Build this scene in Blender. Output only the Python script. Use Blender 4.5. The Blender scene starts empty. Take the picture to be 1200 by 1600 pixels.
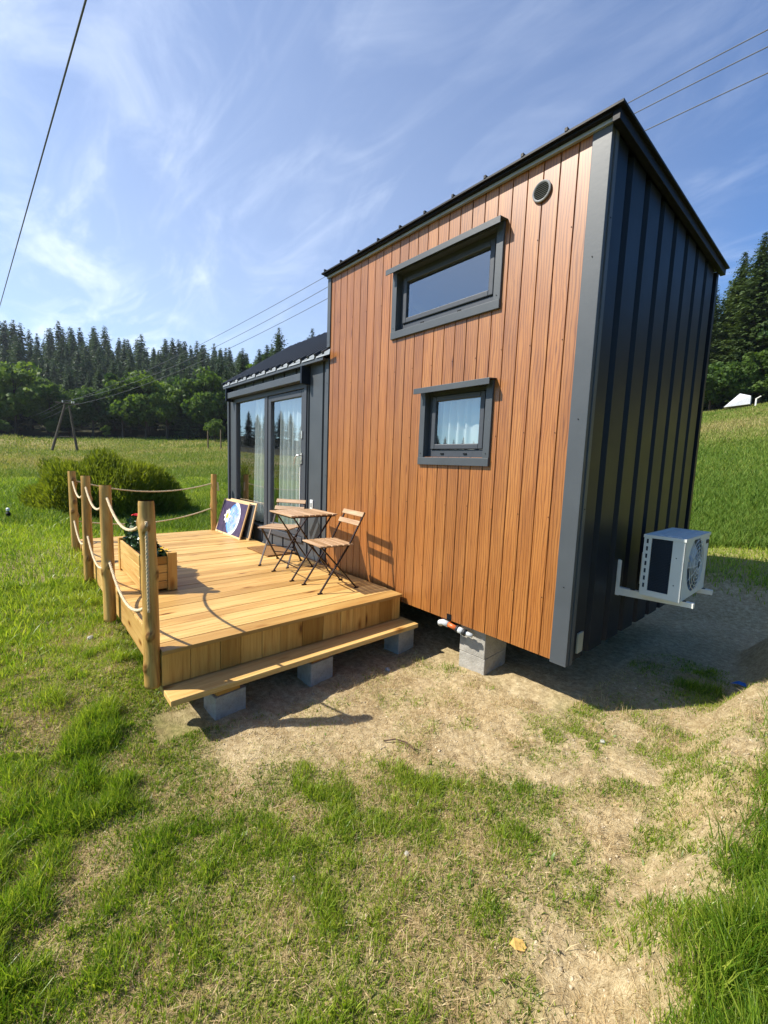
import bpy, math, random
import numpy as np
from mathutils import Vector, Matrix
random.seed(7); rng = np.random.default_rng(7)
SC = bpy.context.scene

# ------------------------------------------------------------------ camera, sky, sun, exposure
cam_d = bpy.data.cameras.new("camera"); cam = bpy.data.objects.new("camera", cam_d)
SC.collection.objects.link(cam); SC.camera = cam
cam_d.sensor_fit = 'HORIZONTAL'; cam_d.sensor_width = 36.0
cam_d.lens = 36.0 * 655.893 / 1200.0
cam_d.clip_start = 0.05; cam_d.clip_end = 3000
CAM = Vector((1.2428, -2.84946, 1.3483))
rx = Vector((0.65806, 0.75210, 0.03608)); ry = Vector((-0.10688, 0.04587, 0.99321)); rz = Vector((0.74534, -0.65745, 0.11057))
cam.matrix_world = Matrix(((rx.x, ry.x, rz.x, CAM.x), (rx.y, ry.y, rz.y, CAM.y), (rx.z, ry.z, rz.z, CAM.z), (0, 0, 0, 1)))
SC.render.resolution_x = 768; SC.render.resolution_y = 1024
SC.render.engine = 'CYCLES'

TO_SUN = Vector((-0.81, -1.25, 1.58)).normalized()
elev = math.asin(TO_SUN.z); azim = math.atan2(TO_SUN.x, TO_SUN.y)
world = bpy.data.worlds.new("World"); SC.world = world; world.use_nodes = True
wn = world.node_tree; wn.nodes.clear(); WL = wn.links.new
def W(t, **k):
    n = wn.nodes.new(t)
    for a, b in k.items(): setattr(n, a, b)
    return n
wout = W('ShaderNodeOutputWorld'); bg = W('ShaderNodeBackground'); bg.inputs['Strength'].default_value = 0.082
sky = W('ShaderNodeTexSky', sky_type='NISHITA'); sky.sun_disc = False
sky.sun_elevation = elev; sky.sun_rotation = azim; sky.altitude = 700; sky.air_density = 1.0; sky.dust_density = 0.5; sky.ozone_density = 2.0
tc = W('ShaderNodeTexCoord'); sep = W('ShaderNodeSeparateXYZ'); WL(tc.outputs['Generated'], sep.inputs[0])
def wm(op, a, b=None, c=None, clamp=False):
    n = W('ShaderNodeMath', operation=op); n.use_clamp = clamp
    for i, v in enumerate((a, b, c)):
        if v is None: continue
        if hasattr(v, 'default_value') or hasattr(v, 'is_linked'): WL(v, n.inputs[i])
        else: n.inputs[i].default_value = v
    return n.outputs[0]
zz = wm('ADD', wm('MAXIMUM', sep.outputs['Z'], 0.0), 0.12)
px = wm('DIVIDE', sep.outputs['X'], zz); py = wm('DIVIDE', sep.outputs['Y'], zz)
def cirrus(sx, sy, off, scale, detail, dist, lo, hi):
    cb = W('ShaderNodeCombineXYZ'); WL(wm('MULTIPLY', px, sx), cb.inputs[0]); WL(wm('MULTIPLY', py, sy), cb.inputs[1]); cb.inputs[2].default_value = off
    no = W('ShaderNodeTexNoise'); no.inputs['Scale'].default_value = scale; no.inputs['Detail'].default_value = detail
    no.inputs['Roughness'].default_value = 0.6; no.inputs['Distortion'].default_value = dist
    WL(cb.outputs[0], no.inputs['Vector'])
    mr = W('ShaderNodeMapRange', interpolation_type='SMOOTHSTEP'); mr.inputs['From Min'].default_value = lo; mr.inputs['From Max'].default_value = hi
    WL(no.outputs['Fac'], mr.inputs['Value']); return mr.outputs[0]
c1 = cirrus(0.8, 1.5, 3.1, 2.2, 10, 0.8, 0.44, 0.82)
c2 = cirrus(0.8, 1.1, 7.7, 0.6, 3, 0.3, 0.38, 0.68)
c3 = cirrus(0.7, 2.6, 1.3, 1.9, 9, 1.3, 0.48, 0.80)
# thin veil, thicker towards the west side of the valley and low down
side = wm('MULTIPLY_ADD', sep.outputs['X'], -0.55, 0.12, clamp=True)
low = wm('MULTIPLY_ADD', sep.outputs['Z'], -0.9, 0.62, clamp=True)
veil = wm('ADD', side, wm('MULTIPLY', low, side), clamp=True)
streak = wm('MULTIPLY', wm('ADD', wm('MULTIPLY', c1, 0.85), wm('MULTIPLY', c3, 0.38)), wm('MULTIPLY_ADD', c2, 0.8, 0.25), clamp=True)
dens = wm('ADD', wm('MULTIPLY', streak, wm('MULTIPLY_ADD', side, 0.05, 0.48)), wm('MULTIPLY', veil, 0.52), clamp=True)
vd = W('ShaderNodeVectorMath', operation='DOT_PRODUCT'); WL(tc.outputs['Generated'], vd.inputs[0]); vd.inputs[1].default_value = TO_SUN
glow = wm('MULTIPLY', wm('POWER', wm('MAXIMUM', vd.outputs['Value'], 0.0), 7.0), 0.85)      # bright thin haze around the sun
dens = wm('MULTIPLY', wm('MAXIMUM', dens, glow), 0.86)
mx = W('ShaderNodeMix', data_type='RGBA'); WL(dens, mx.inputs[0])
hs = W('ShaderNodeHueSaturation'); hs.inputs['Saturation'].default_value = 1.5; hs.inputs['Value'].default_value = 1.0
WL(sky.outputs[0], hs.inputs['Color'])
tint = W('ShaderNodeMix', data_type='RGBA', blend_type='MULTIPLY'); tint.inputs[0].default_value = 1.0; tint.inputs[7].default_value = (0.60, 1.06, 1.22, 1)
WL(hs.outputs[0], tint.inputs[6]); WL(tint.outputs[2], mx.inputs[6]); mx.inputs[7].default_value = (9.6, 10.4, 11.6, 1)
WL(mx.outputs[2], bg.inputs['Color']); WL(bg.outputs[0], wout.inputs[0])

sl = bpy.data.lights.new("sun", 'SUN'); sl.energy = 5.0; sl.angle = math.radians(0.53); sl.color = (1.0, 0.94, 0.83)
so = bpy.data.objects.new("sun", sl); SC.collection.objects.link(so); so.location = (-8, -12, 16)
so.rotation_euler = TO_SUN.to_track_quat('Z', 'Y').to_euler()
SC.view_settings.view_transform = 'Standard'; SC.view_settings.look = 'None'
SC.view_settings.exposure = 0.75; SC.view_settings.gamma = 1.0

# ------------------------------------------------------------------ materials
MT = {}
def new_mat(name):
    m = bpy.data.materials.new(name); m.use_nodes = True; m.node_tree.nodes.clear(); MT[name] = m
    return m, m.node_tree
class N:
    def __init__(s, name):
        s.m, s.t = new_mat(name); s.out = s.t.nodes.new('ShaderNodeOutputMaterial')
    def n(s, t, **k):
        nd = s.t.nodes.new(t)
        for a, b in k.items():
            if a.startswith('i_'): nd.inputs[a[2:].replace('_', ' ')].default_value = b
            else: setattr(nd, a, b)
        return nd
    def l(s, a, b): s.t.links.new(a, b)
    def math(s, op, a, b=None, clamp=False):
        n = s.n('ShaderNodeMath', operation=op); n.use_clamp = clamp
        for i, v in enumerate((a, b)):
            if v is None: continue
            if isinstance(v, (int, float)): n.inputs[i].default_value = v
            else: s.l(v, n.inputs[i])
        return n.outputs[0]
    def ramp(s, fac, stops):
        r = s.n('ShaderNodeValToRGB'); s.l(fac, r.inputs[0]); e = r.color_ramp.elements
        while len(e) < len(stops): e.new(0.5)
        for k, (p, c) in enumerate(stops):
            e[k].position = p; e[k].color = (*c, 1) if len(c) == 3 else c
        return r.outputs[0]
    def noise(s, vec, scale, detail=4, rough=0.55, dist=0.0):
        n = s.n('ShaderNodeTexNoise'); n.inputs['Scale'].default_value = scale; n.inputs['Detail'].default_value = detail
        n.inputs['Roughness'].default_value = rough; n.inputs['Distortion'].default_value = dist
        if vec is not None: s.l(vec, n.inputs['Vector'])
        return n.outputs['Fac']
    def mapv(s, vec, sc, loc=(0, 0, 0)):
        n = s.n('ShaderNodeMapping'); n.inputs['Scale'].default_value = sc; n.inputs['Location'].default_value = loc
        s.l(vec, n.inputs['Vector']); return n.outputs[0]
    def mix(s, fac, a, b, blend='MIX'):
        n = s.n('ShaderNodeMix', data_type='RGBA', blend_type=blend)
        for i, v in ((0, fac), (6, a), (7, b)):
            if isinstance(v, (int, float)): n.inputs[i].default_value = v
            elif isinstance(v, tuple): n.inputs[i].default_value = (*v, 1) if len(v) == 3 else v
            else: s.l(v, n.inputs[i])
        return n.outputs[2]
    def attr(s, name, out='Vector'):
        n = s.n('ShaderNodeAttribute', attribute_name=name); return n.outputs[out]
    def obj(s): return s.n('ShaderNodeTexCoord').outputs['Object']
    def bsdf(s, col, rough=0.5, metal=0.0, spec=0.5, bump=None, bs=0.2, bd=0.01, **k):
        b = s.n('ShaderNodeBsdfPrincipled')
        for key, v in (('Base Color', col), ('Roughness', rough), ('Metallic', metal), ('Specular IOR Level', spec)):
            if isinstance(v, (int, float)): b.inputs[key].default_value = v
            elif isinstance(v, tuple): b.inputs[key].default_value = (*v, 1)
            else: s.l(v, b.inputs[key])
        for a, v in k.items(): b.inputs[a.replace('_', ' ')].default_value = v
        if bump is not None:
            bp = s.n('ShaderNodeBump'); bp.inputs['Strength'].default_value = bs; bp.inputs['Distance'].default_value = bd
            s.l(bump, bp.inputs['Height']); s.l(bp.outputs[0], b.inputs['Normal'])
        s.l(b.outputs[0], s.out.inputs[0]); return b

def m_plain(name, col, rough=0.5, metal=0.0, spec=0.5, var=0.12, scale=8.0, bs=0.15, bd=0.002):
    s = N(name); o = s.obj(); f = s.noise(o, scale, 5); g = s.noise(o, scale * 14, 3)
    c1 = tuple(c * (1 - var) for c in col); c2 = tuple(min(1, c * (1 + var)) for c in col)
    c = s.ramp(f, [(0.3, c1), (0.7, c2)])
    r = s.math('ADD', s.math('MULTIPLY', f, 0.16), rough - 0.08)
    s.bsdf(c, r, metal, spec, g, bs, bd)
    return s.m
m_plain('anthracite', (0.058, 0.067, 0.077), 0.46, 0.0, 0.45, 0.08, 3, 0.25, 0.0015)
m_plain('anthracite_dark_shaded', (0.009, 0.013, 0.021), 0.42, 0.0, 0.2, 0.1, 3)  # darker copy of anthracite: the end wall's shade put into its colour
m_plain('black_trim', (0.006, 0.007, 0.009), 0.5, 0, 0.2)
m_plain('grille_grey', (0.22, 0.225, 0.23), 0.45)
m_plain('light_metal', (0.30, 0.32, 0.33), 0.4, 0.2, 0.5)
m_plain('pvc_frame', (0.052, 0.058, 0.070), 0.45, 0.0, 0.4, 0.05, 30)
m_plain('ac_white', (0.60, 0.62, 0.60), 0.5, 0, 0.4, 0.04, 5)
m_plain('ac_coil', (0.012, 0.02, 0.035), 0.6, 0, 0.3)
m_plain('ac_fan', (0.50, 0.54, 0.58), 0.55, 0, 0.3, 0.2, 10)
m_plain('bracket_white', (0.70, 0.68, 0.62), 0.5)
m_plain('rope', (0.60, 0.48, 0.31), 0.9, 0, 0.1, 0.2, 60, 0.5, 0.004)
m_plain('chair_metal', (0.022, 0.010, 0.008), 0.45, 0.3, 0.4)
m_plain('white_plastic', (0.75, 0.75, 0.72), 0.4)
m_plain('grit', (0.46, 0.38, 0.26), 0.9, 0, 0.1, 0.4, 30)
m_plain('beige_plate', (0.30, 0.29, 0.22), 0.6)
m_plain('orange_pvc', (0.60, 0.13, 0.03), 0.4, 0, 0.5, 0.08, 20)
m_plain('grey_pvc', (0.52, 0.54, 0.54), 0.4, 0, 0.5, 0.08, 20)
m_plain('rubber', (0.015, 0.015, 0.016), 0.6)
m_plain('blue_litter', (0.02, 0.12, 0.42), 0.5)
m_plain('interior', (0.46, 0.42, 0.36), 0.8)
m_plain('handle', (0.62, 0.62, 0.6), 0.25, 0.6)
m_plain('tent_white', (0.52, 0.53, 0.56), 0.7)
m_plain('trunk_bark', (0.09, 0.065, 0.045), 0.9, 0, 0.2, 0.35, 12, 0.8, 0.03)
m_plain('pole_wood', (0.10, 0.085, 0.065), 0.85, 0, 0.2, 0.3, 6)
m_plain('wire', (0.07, 0.08, 0.10), 0.5)
m_plain('soil', (0.05, 0.035, 0.022), 0.95, 0, 0.1, 0.4, 40, 1, 0.02)
m_plain('petal_red', (0.70, 0.02, 0.03), 0.6, 0, 0.3, 0.2, 60)
m_plain('petal_yellow', (0.80, 0.50, 0.02), 0.6, 0, 0.3, 0.2, 60)
m_plain('dead_leaf', (0.55, 0.35, 0.10), 0.7, 0, 0.2, 0.3, 60)
m_plain('twig', (0.10, 0.065, 0.045), 0.9, 0, 0.1, 0.3, 40)
m_plain('mirror_dark', (0.05, 0.055, 0.06), 0.5)

def m_concrete():
    s = N('concrete'); o = s.obj(); f = s.noise(o, 9, 8, 0.7); g = s.noise(o, 90, 5, 0.7)
    v = s.n('ShaderNodeTexVoronoi'); v.inputs['Scale'].default_value = 55; s.l(o, v.inputs['Vector'])
    c = s.ramp(f, [(0.3, (0.25, 0.235, 0.205)), (0.55, (0.38, 0.36, 0.32)), (0.75, (0.46, 0.44, 0.39))])
    pits = s.ramp(v.outputs['Distance'], [(0.0, (0.45, 0.45, 0.45)), (0.22, (1, 1, 1))])
    c = s.mix(1.0, c, pits, 'MULTIPLY')
    s.bsdf(c, 0.9, 0, 0.2, s.math('ADD', g, s.math('MULTIPLY', v.outputs['Distance'], 0.5)), 0.7, 0.006)
m_concrete()

def m_wood(name, a, b, dark, rough=0.6, along=1.6, across=26, knots=True, tint=0.35, wet=None, bs=0.25):
    """sawn timber: grain runs along attribute g.x, every board carries its own random value"""
    s = N(name); g = s.attr('g'); r = s.attr('rnd', 'Fac')
    n1 = s.noise(s.mapv(g, (along, across, across)), 1.0, 6, 0.6, 0.6)
    n2 = s.noise(s.mapv(g, (along * 3, across * 6, across * 6)), 1.0, 4, 0.6)
    n3 = s.noise(s.mapv(g, (1.2, 4, 4)), 1.0, 3)
    f = s.math('ADD', s.math('MULTIPLY', n1, 0.65), s.math('MULTIPLY', n2, 0.35))
    c = s.ramp(f, [(0.32, dark), (0.46, a), (0.62, b)])
    tone = s.ramp(r, [(0.0, (1 - tint, 1 - tint * 1.15, 1 - tint * 1.5)), (0.5, (1, 1, 1)), (1.0, (1.06, 1.10, 1.16))])
    c = s.mix(1.0, c, tone, 'MULTIPLY')
    c = s.mix(1.0, c, s.ramp(n3, [(0.3, (0.84, 0.79, 0.72)), (0.65, (1.05, 1.05, 1.05))]), 'MULTIPLY')
    if knots:
        v = s.n('ShaderNodeTexVoronoi'); v.inputs['Scale'].default_value = 1.0; s.l(s.mapv(g, (1.9, 5.5, 5.5)), v.inputs['Vector'])
        k = s.ramp(v.outputs['Distance'], [(0.05, (0.26, 0.15, 0.08)), (0.10, (0.72, 0.6, 0.45)), (0.17, (1, 1, 1))])
        c = s.mix(1.0, c, k, 'MULTIPLY')
    s.bsdf(c, rough, 0, 0.35, f, bs, 0.002)
m_wood('pine', (0.53, 0.315, 0.10), (0.63, 0.41, 0.15), (0.37, 0.175, 0.04), 0.5, tint=.28)
m_wood('pine_fascia', (0.54, 0.29, 0.065), (0.64, 0.38, 0.10), (0.36, 0.15, 0.03), 0.5, tint=0.5)
m_wood('pine_post', (0.46, 0.27, 0.075), (0.58, 0.39, 0.13), (0.20, 0.08, 0.025), 0.5, 1.6, 13, knots=False, tint=0.80, bs=0.5)
m_wood('acacia', (0.42, 0.27, 0.155), (0.55, 0.38, 0.24), (0.25, 0.14, 0.07), 0.5, 2, 30, False, 0.25)
m_wood('canvas_frame', (0.62, 0.42, 0.22), (0.72, 0.52, 0.30), (0.45, 0.27, 0.12), 0.6, 2, 30, False)
m_wood('fence_wood', (0.13, 0.10, 0.07), (0.2, 0.16, 0.12), (0.06, 0.045, 0.03), 0.85, 2, 20, False)

def m_clad():
    s = N('wood_print_cladding'); g = s.attr('g'); r = s.attr('rnd', 'Fac')
    # fine pores along the board
    n1 = s.noise(s.mapv(g, (3.5, 150, 1)), 1.0, 5, 0.65, 0.2)
    n2 = s.noise(s.mapv(g, (0.9, 10, 1)), 1.0, 4, 0.6, 0.8)
    w = s.n('ShaderNodeTexWave', wave_type='BANDS', bands_direction='Y', wave_profile='SIN')
    w.inputs['Scale'].default_value = 1.0; w.inputs['Distortion'].default_value = 9.0; w.inputs['Detail'].default_value = 2.5
    w.inputs['Detail Scale'].default_value = 0.9; w.inputs['Detail Roughness'].default_value = 0.5
    s.l(s.mapv(g, (2.3, 15, 1)), w.inputs['Vector'])
    cath = s.ramp(w.outputs['Fac'], [(0.0, (0.36, 0.27, 0.22)), (0.34, (0.96, 0.95, 0.94)), (1, (1, 1, 1))])
    c = s.ramp(n2, [(0.25, (0.290, 0.103, 0.021)), (0.5, (0.370, 0.143, 0.031)), (0.72, (0.44, 0.187, 0.045))])
    c = s.mix(0.7, c, cath, 'MULTIPLY')
    c = s.mix(1.0, c, s.ramp(n1, [(0.34, (0.72, 0.63, 0.54)), (0.50, (1, 1, 1))]), 'MULTIPLY')
    c = s.mix(1.0, c, s.ramp(r, [(0.0, (0.80, 0.76, 0.72)), (0.5, (0.93, 0.90, 0.86)), (1.0, (1.03, 0.98, 0.90))]), 'MULTIPLY')
    v = s.n('ShaderNodeTexVoronoi'); v.inputs['Scale'].default_value = 1.0; s.l(s.mapv(g, (1.1, 7.5, 1)), v.inputs['Vector'])
    c = s.mix(1.0, c, s.ramp(v.outputs['Distance'], [(0.03, (0.42, 0.30, 0.22)), (0.075, (1, 1, 1))]), 'MULTIPLY')
    ro = s.math('ADD', s.math('MULTIPLY', n1, 0.12), 0.36)
    s.bsdf(c, ro, 0, 0.75, n1, 0.3, 0.001)
m_clad()

def m_glass():
    s = N('glass'); fr = s.n('ShaderNodeLayerWeight'); fr.inputs['Blend'].default_value = 0.5; fp = s.math('POWER', fr.outputs['Facing'], 3.0)
    tr = s.n('ShaderNodeBsdfTransparent'); tr.inputs[0].default_value = (0.88, 0.93, 0.94, 1)
    gl = s.n('ShaderNodeBsdfGlossy'); gl.inputs['Roughness'].default_value = 0.0; gl.inputs[0].default_value = (0.95, 0.97, 1, 1)
    mx = s.n('ShaderNodeMixShader'); s.l(s.math('ADD', s.math('MULTIPLY', fp, 0.75), 0.25, True), mx.inputs[0]); s.l(tr.outputs[0], mx.inputs[1]); s.l(gl.outputs[0], mx.inputs[2])
    s.l(mx.outputs[0], s.out.inputs[0])
m_glass()
def m_curtain():
    s = N('sheer_curtain'); o = s.obj(); f = s.noise(s.mapv(o, (14, 14, 0.6)), 1.0, 3)
    d = s.n('ShaderNodeBsdfDiffuse'); s.l(s.ramp(f, [(0.3, (0.74, 0.80, 0.80)), (0.7, (0.90, 0.92, 0.91))]), d.inputs[0])
    t = s.n('ShaderNodeBsdfTranslucent'); t.inputs[0].default_value = (0.8, 0.85, 0.85, 1)
    tr = s.n('ShaderNodeBsdfTransparent')
    a = s.n('ShaderNodeMixShader'); a.inputs[0].default_value = 0.35; s.l(d.outputs[0], a.inputs[1]); s.l(t.outputs[0], a.inputs[2])
    b = s.n('ShaderNodeMixShader'); b.inputs[0].default_value = 0.18; s.l(a.outputs[0], b.inputs[1]); s.l(tr.outputs[0], b.inputs[2])
    s.l(b.outputs[0], s.out.inputs[0])
m_curtain()
def m_leaf(name, c1, c2, c3, trans=0.35, rough=0.6, spec=0.25, objvar=0.3):
    """foliage: three leaf tones mixed by the per-leaf value rnd, plus thin-leaf translucency"""
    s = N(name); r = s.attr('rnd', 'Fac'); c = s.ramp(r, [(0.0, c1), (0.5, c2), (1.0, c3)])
    oi = s.n('ShaderNodeObjectInfo')
    c = s.mix(1.0, c, s.ramp(oi.outputs['Random'], [(0.0, (1 - objvar, 1 - objvar * .8, 1 - objvar * .5)), (1.0, (1 + objvar, 1 + objvar * .7, 1))]), 'MULTIPLY')
    b = s.n('ShaderNodeBsdfPrincipled'); s.l(c, b.inputs['Base Color']); b.inputs['Roughness'].default_value = rough; b.inputs['Specular IOR Level'].default_value = spec
    t = s.n('ShaderNodeBsdfTranslucent'); s.l(s.mix(1.0, c, (1.25, 1.25, 0.6), 'MULTIPLY'), t.inputs[0])
    m = s.n('ShaderNodeMixShader'); m.inputs[0].default_value = trans; s.l(b.outputs[0], m.inputs[1]); s.l(t.outputs[0], m.inputs[2])
    s.l(m.outputs[0], s.out.inputs[0])
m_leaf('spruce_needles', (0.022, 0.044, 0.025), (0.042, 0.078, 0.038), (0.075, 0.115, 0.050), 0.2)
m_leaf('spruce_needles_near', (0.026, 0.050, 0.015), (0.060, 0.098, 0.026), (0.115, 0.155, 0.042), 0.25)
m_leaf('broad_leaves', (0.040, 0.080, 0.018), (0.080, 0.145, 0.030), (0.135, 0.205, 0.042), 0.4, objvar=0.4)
m_leaf('willow_leaves', (0.065, 0.100, 0.010), (0.15, 0.195, 0.020), (0.29, 0.32, 0.038), 0.45)
m_leaf('grass_blades', (0.075, 0.160, 0.012), (0.190, 0.295, 0.020), (0.38, 0.44, 0.065), 0.5, 0.38, 0.5, 0.0)
m_leaf('meadow_blades', (0.105, 0.185, 0.024), (0.20, 0.255, 0.045), (0.40, 0.33, 0.15), 0.35, 0.6, 0.2, 0.0)
m_leaf('straw', (0.26, 0.18, 0.085), (0.46, 0.33, 0.17), (0.66, 0.53, 0.31), 0.2, 0.7, 0.15, 0.0)
m_leaf('rose_leaves', (0.012, 0.035, 0.014), (0.025, 0.065, 0.022), (0.07, 0.13, 0.035), 0.2, 0.35, 0.5, 0.0)

def m_ground():
    s = N('ground_soil_and_meadow'); o = s.obj(); gr = s.attr('green', 'Fac'); fa = s.attr('far', 'Fac'); dry = s.attr('dry', 'Fac')
    n1 = s.noise(o, 1.6, 8, 0.65); n2 = s.noise(o, 22, 8, 0.7); n3 = s.noise(o, 0.12, 6, 0.6); n4 = s.noise(o, 130, 4, 0.6)
    v = s.n('ShaderNodeTexVoronoi'); v.inputs['Scale'].default_value = 38; s.l(s.mapv(o, (1, 1, 1)), v.inputs['Vector'])
    sand = s.ramp(n2, [(0.28, (0.27, 0.200, 0.105)), (0.48, (0.44, 0.345, 0.200)), (0.66, (0.60, 0.495, 0.31))])
    sand = s.mix(1.0, sand, s.ramp(n1, [(0.3, (0.82, 0.80, 0.76)), (0.7, (1.06, 1.05, 1.03))]), 'MULTIPLY')
    sand = s.mix(1.0, sand, s.ramp(n4, [(0.33, (0.62, 0.58, 0.50)), (0.5, (1, 1, 1))]), 'MULTIPLY')
    thatch = s.ramp(n2, [(0.3, (0.095, 0.100, 0.030)), (0.5, (0.215, 0.200, 0.070)), (0.72, (0.42, 0.34, 0.16))])
    thatch = s.mix(s.math('MULTIPLY', dry, 0.75, True), thatch, (0.36, 0.27, 0.13))
    near = s.mix(gr, sand, thatch)
    mead = s.ramp(n3, [(0.30, (0.130, 0.150, 0.032)), (0.45, (0.190, 0.190, 0.050)), (0.58, (0.28, 0.225, 0.10)), (0.72, (0.17, 0.180, 0.045))])
    mead = s.mix(1.0, mead, s.ramp(n2, [(0.3, (0.72, 0.75, 0.70)), (0.65, (1.15, 1.12, 1.1))]), 'MULTIPLY')
    c = s.mix(fa, near, mead)
    c = s.mix(s.attr('forest', 'Fac'), c, s.ramp(n2, [(0.3, (0.018, 0.020, 0.010)), (0.7, (0.040, 0.038, 0.018))]))
    h = s.math('ADD', s.math('MULTIPLY', n2, 0.6), s.math('MULTIPLY', n4, 0.25))
    s.bsdf(c, 0.95, 0, 0.1, h, 0.9, 0.03)
m_ground()

def m_canvas():
    """night-dark painting: a daisy beside a blue and white swirl"""
    s = N('painted_canvas'); o = s.attr('g'); sp = s.n('ShaderNodeSeparateXYZ'); s.l(o, sp.inputs[0])
    n = s.noise(o, 9, 5, 0.6, 1.0); u = s.math('ADD', sp.outputs[0], s.math('MULTIPLY', n, 0.05)); v = s.math('ADD', sp.outputs[1], s.math('MULTIPLY', n, 0.04))
    def disc(cx, cy, kx, ky):
        a = s.math('MULTIPLY', s.math('SUBTRACT', u, cx), kx); b = s.math('MULTIPLY', s.math('SUBTRACT', v, cy), ky)
        return s.math('SQRT', s.math('ADD', s.math('MULTIPLY', a, a), s.math('MULTIPLY', b, b)))
    base = s.ramp(n, [(0.3, (0.030, 0.022, 0.055)), (0.7, (0.070, 0.045, 0.105))])
    d1 = disc(0.63, 0.31, 1, 1.0)
    blue = s.ramp(n, [(0.35, (0.02, 0.10, 0.45)), (0.5, (0.05, 0.28, 0.70)), (0.62, (0.30, 0.30, 0.65))])
    m1 = s.ramp(d1, [(0.245, (1, 1, 1)), (0.255, (0, 0, 0))]); c = s.mix(m1, base, blue)
    d2 = disc(0.60, 0.31, 1, 1.0); ring = s.ramp(d2, [(0.225, (0, 0, 0)), (0.235, (1, 1, 1)), (0.275, (1, 1, 1)), (0.285, (0, 0, 0))])
    right = s.ramp(u, [(0.56, (0, 0, 0)), (0.66, (1, 1, 1))]); c = s.mix(s.mix(1.0, ring, right, 'MULTIPLY'), c, (0.80, 0.82, 0.86))
    w = s.n('ShaderNodeTexWave'); w.inputs['Scale'].default_value = 9; w.inputs['Distortion'].default_value = 7; s.l(o, w.inputs['Vector'])
    sw = s.mix(1.0, s.ramp(w.outputs['Fac'], [(0.78, (0, 0, 0)), (0.9, (1, 1, 1))]), s.ramp(d1, [(0.20, (1, 1, 1)), (0.23, (0, 0, 0))]), 'MULTIPLY')
    c = s.mix(sw, c, (0.62, 0.58, 0.78))
    # daisy with eight petals
    a = s.math('SUBTRACT', u, 0.37); b = s.math('SUBTRACT', v, 0.33); ang = s.math('ARCTAN2', b, a)
    pet = s.math('ADD', 0.105, s.math('MULTIPLY', s.math('COSINE', s.math('MULTIPLY', ang, 8.0)), 0.022))
    d3 = s.math('DIVIDE', disc(0.37, 0.33, 1, 1), pet); c = s.mix(s.ramp(d3, [(0.97, (1, 1, 1)), (1.03, (0, 0, 0))]), c, (0.86, 0.84, 0.74))
    c = s.mix(s.ramp(disc(0.37, 0.33, 1, 1), [(0.042, (1, 1, 1)), (0.058, (0, 0, 0))]), c, (0.80, 0.42, 0.06))
    s.bsdf(c, 0.6, 0, 0.3, n, 0.2, 0.002)
m_canvas()
def m_mat():
    s = N('coir'); o = s.obj(); f = s.noise(o, 160, 4, 0.7); g = s.noise(o, 8, 4)
    c = s.ramp(f, [(0.3, (0.12, 0.06, 0.02)), (0.6, (0.32, 0.17, 0.07))]); c = s.mix(1.0, c, s.ramp(g, [(0.3, (0.8, 0.8, 0.8)), (0.7, (1.1, 1.1, 1.1))]), 'MULTIPLY')
    s.bsdf(c, 0.95, 0, 0.1, f, 1.0, 0.008)
m_mat()

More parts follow.
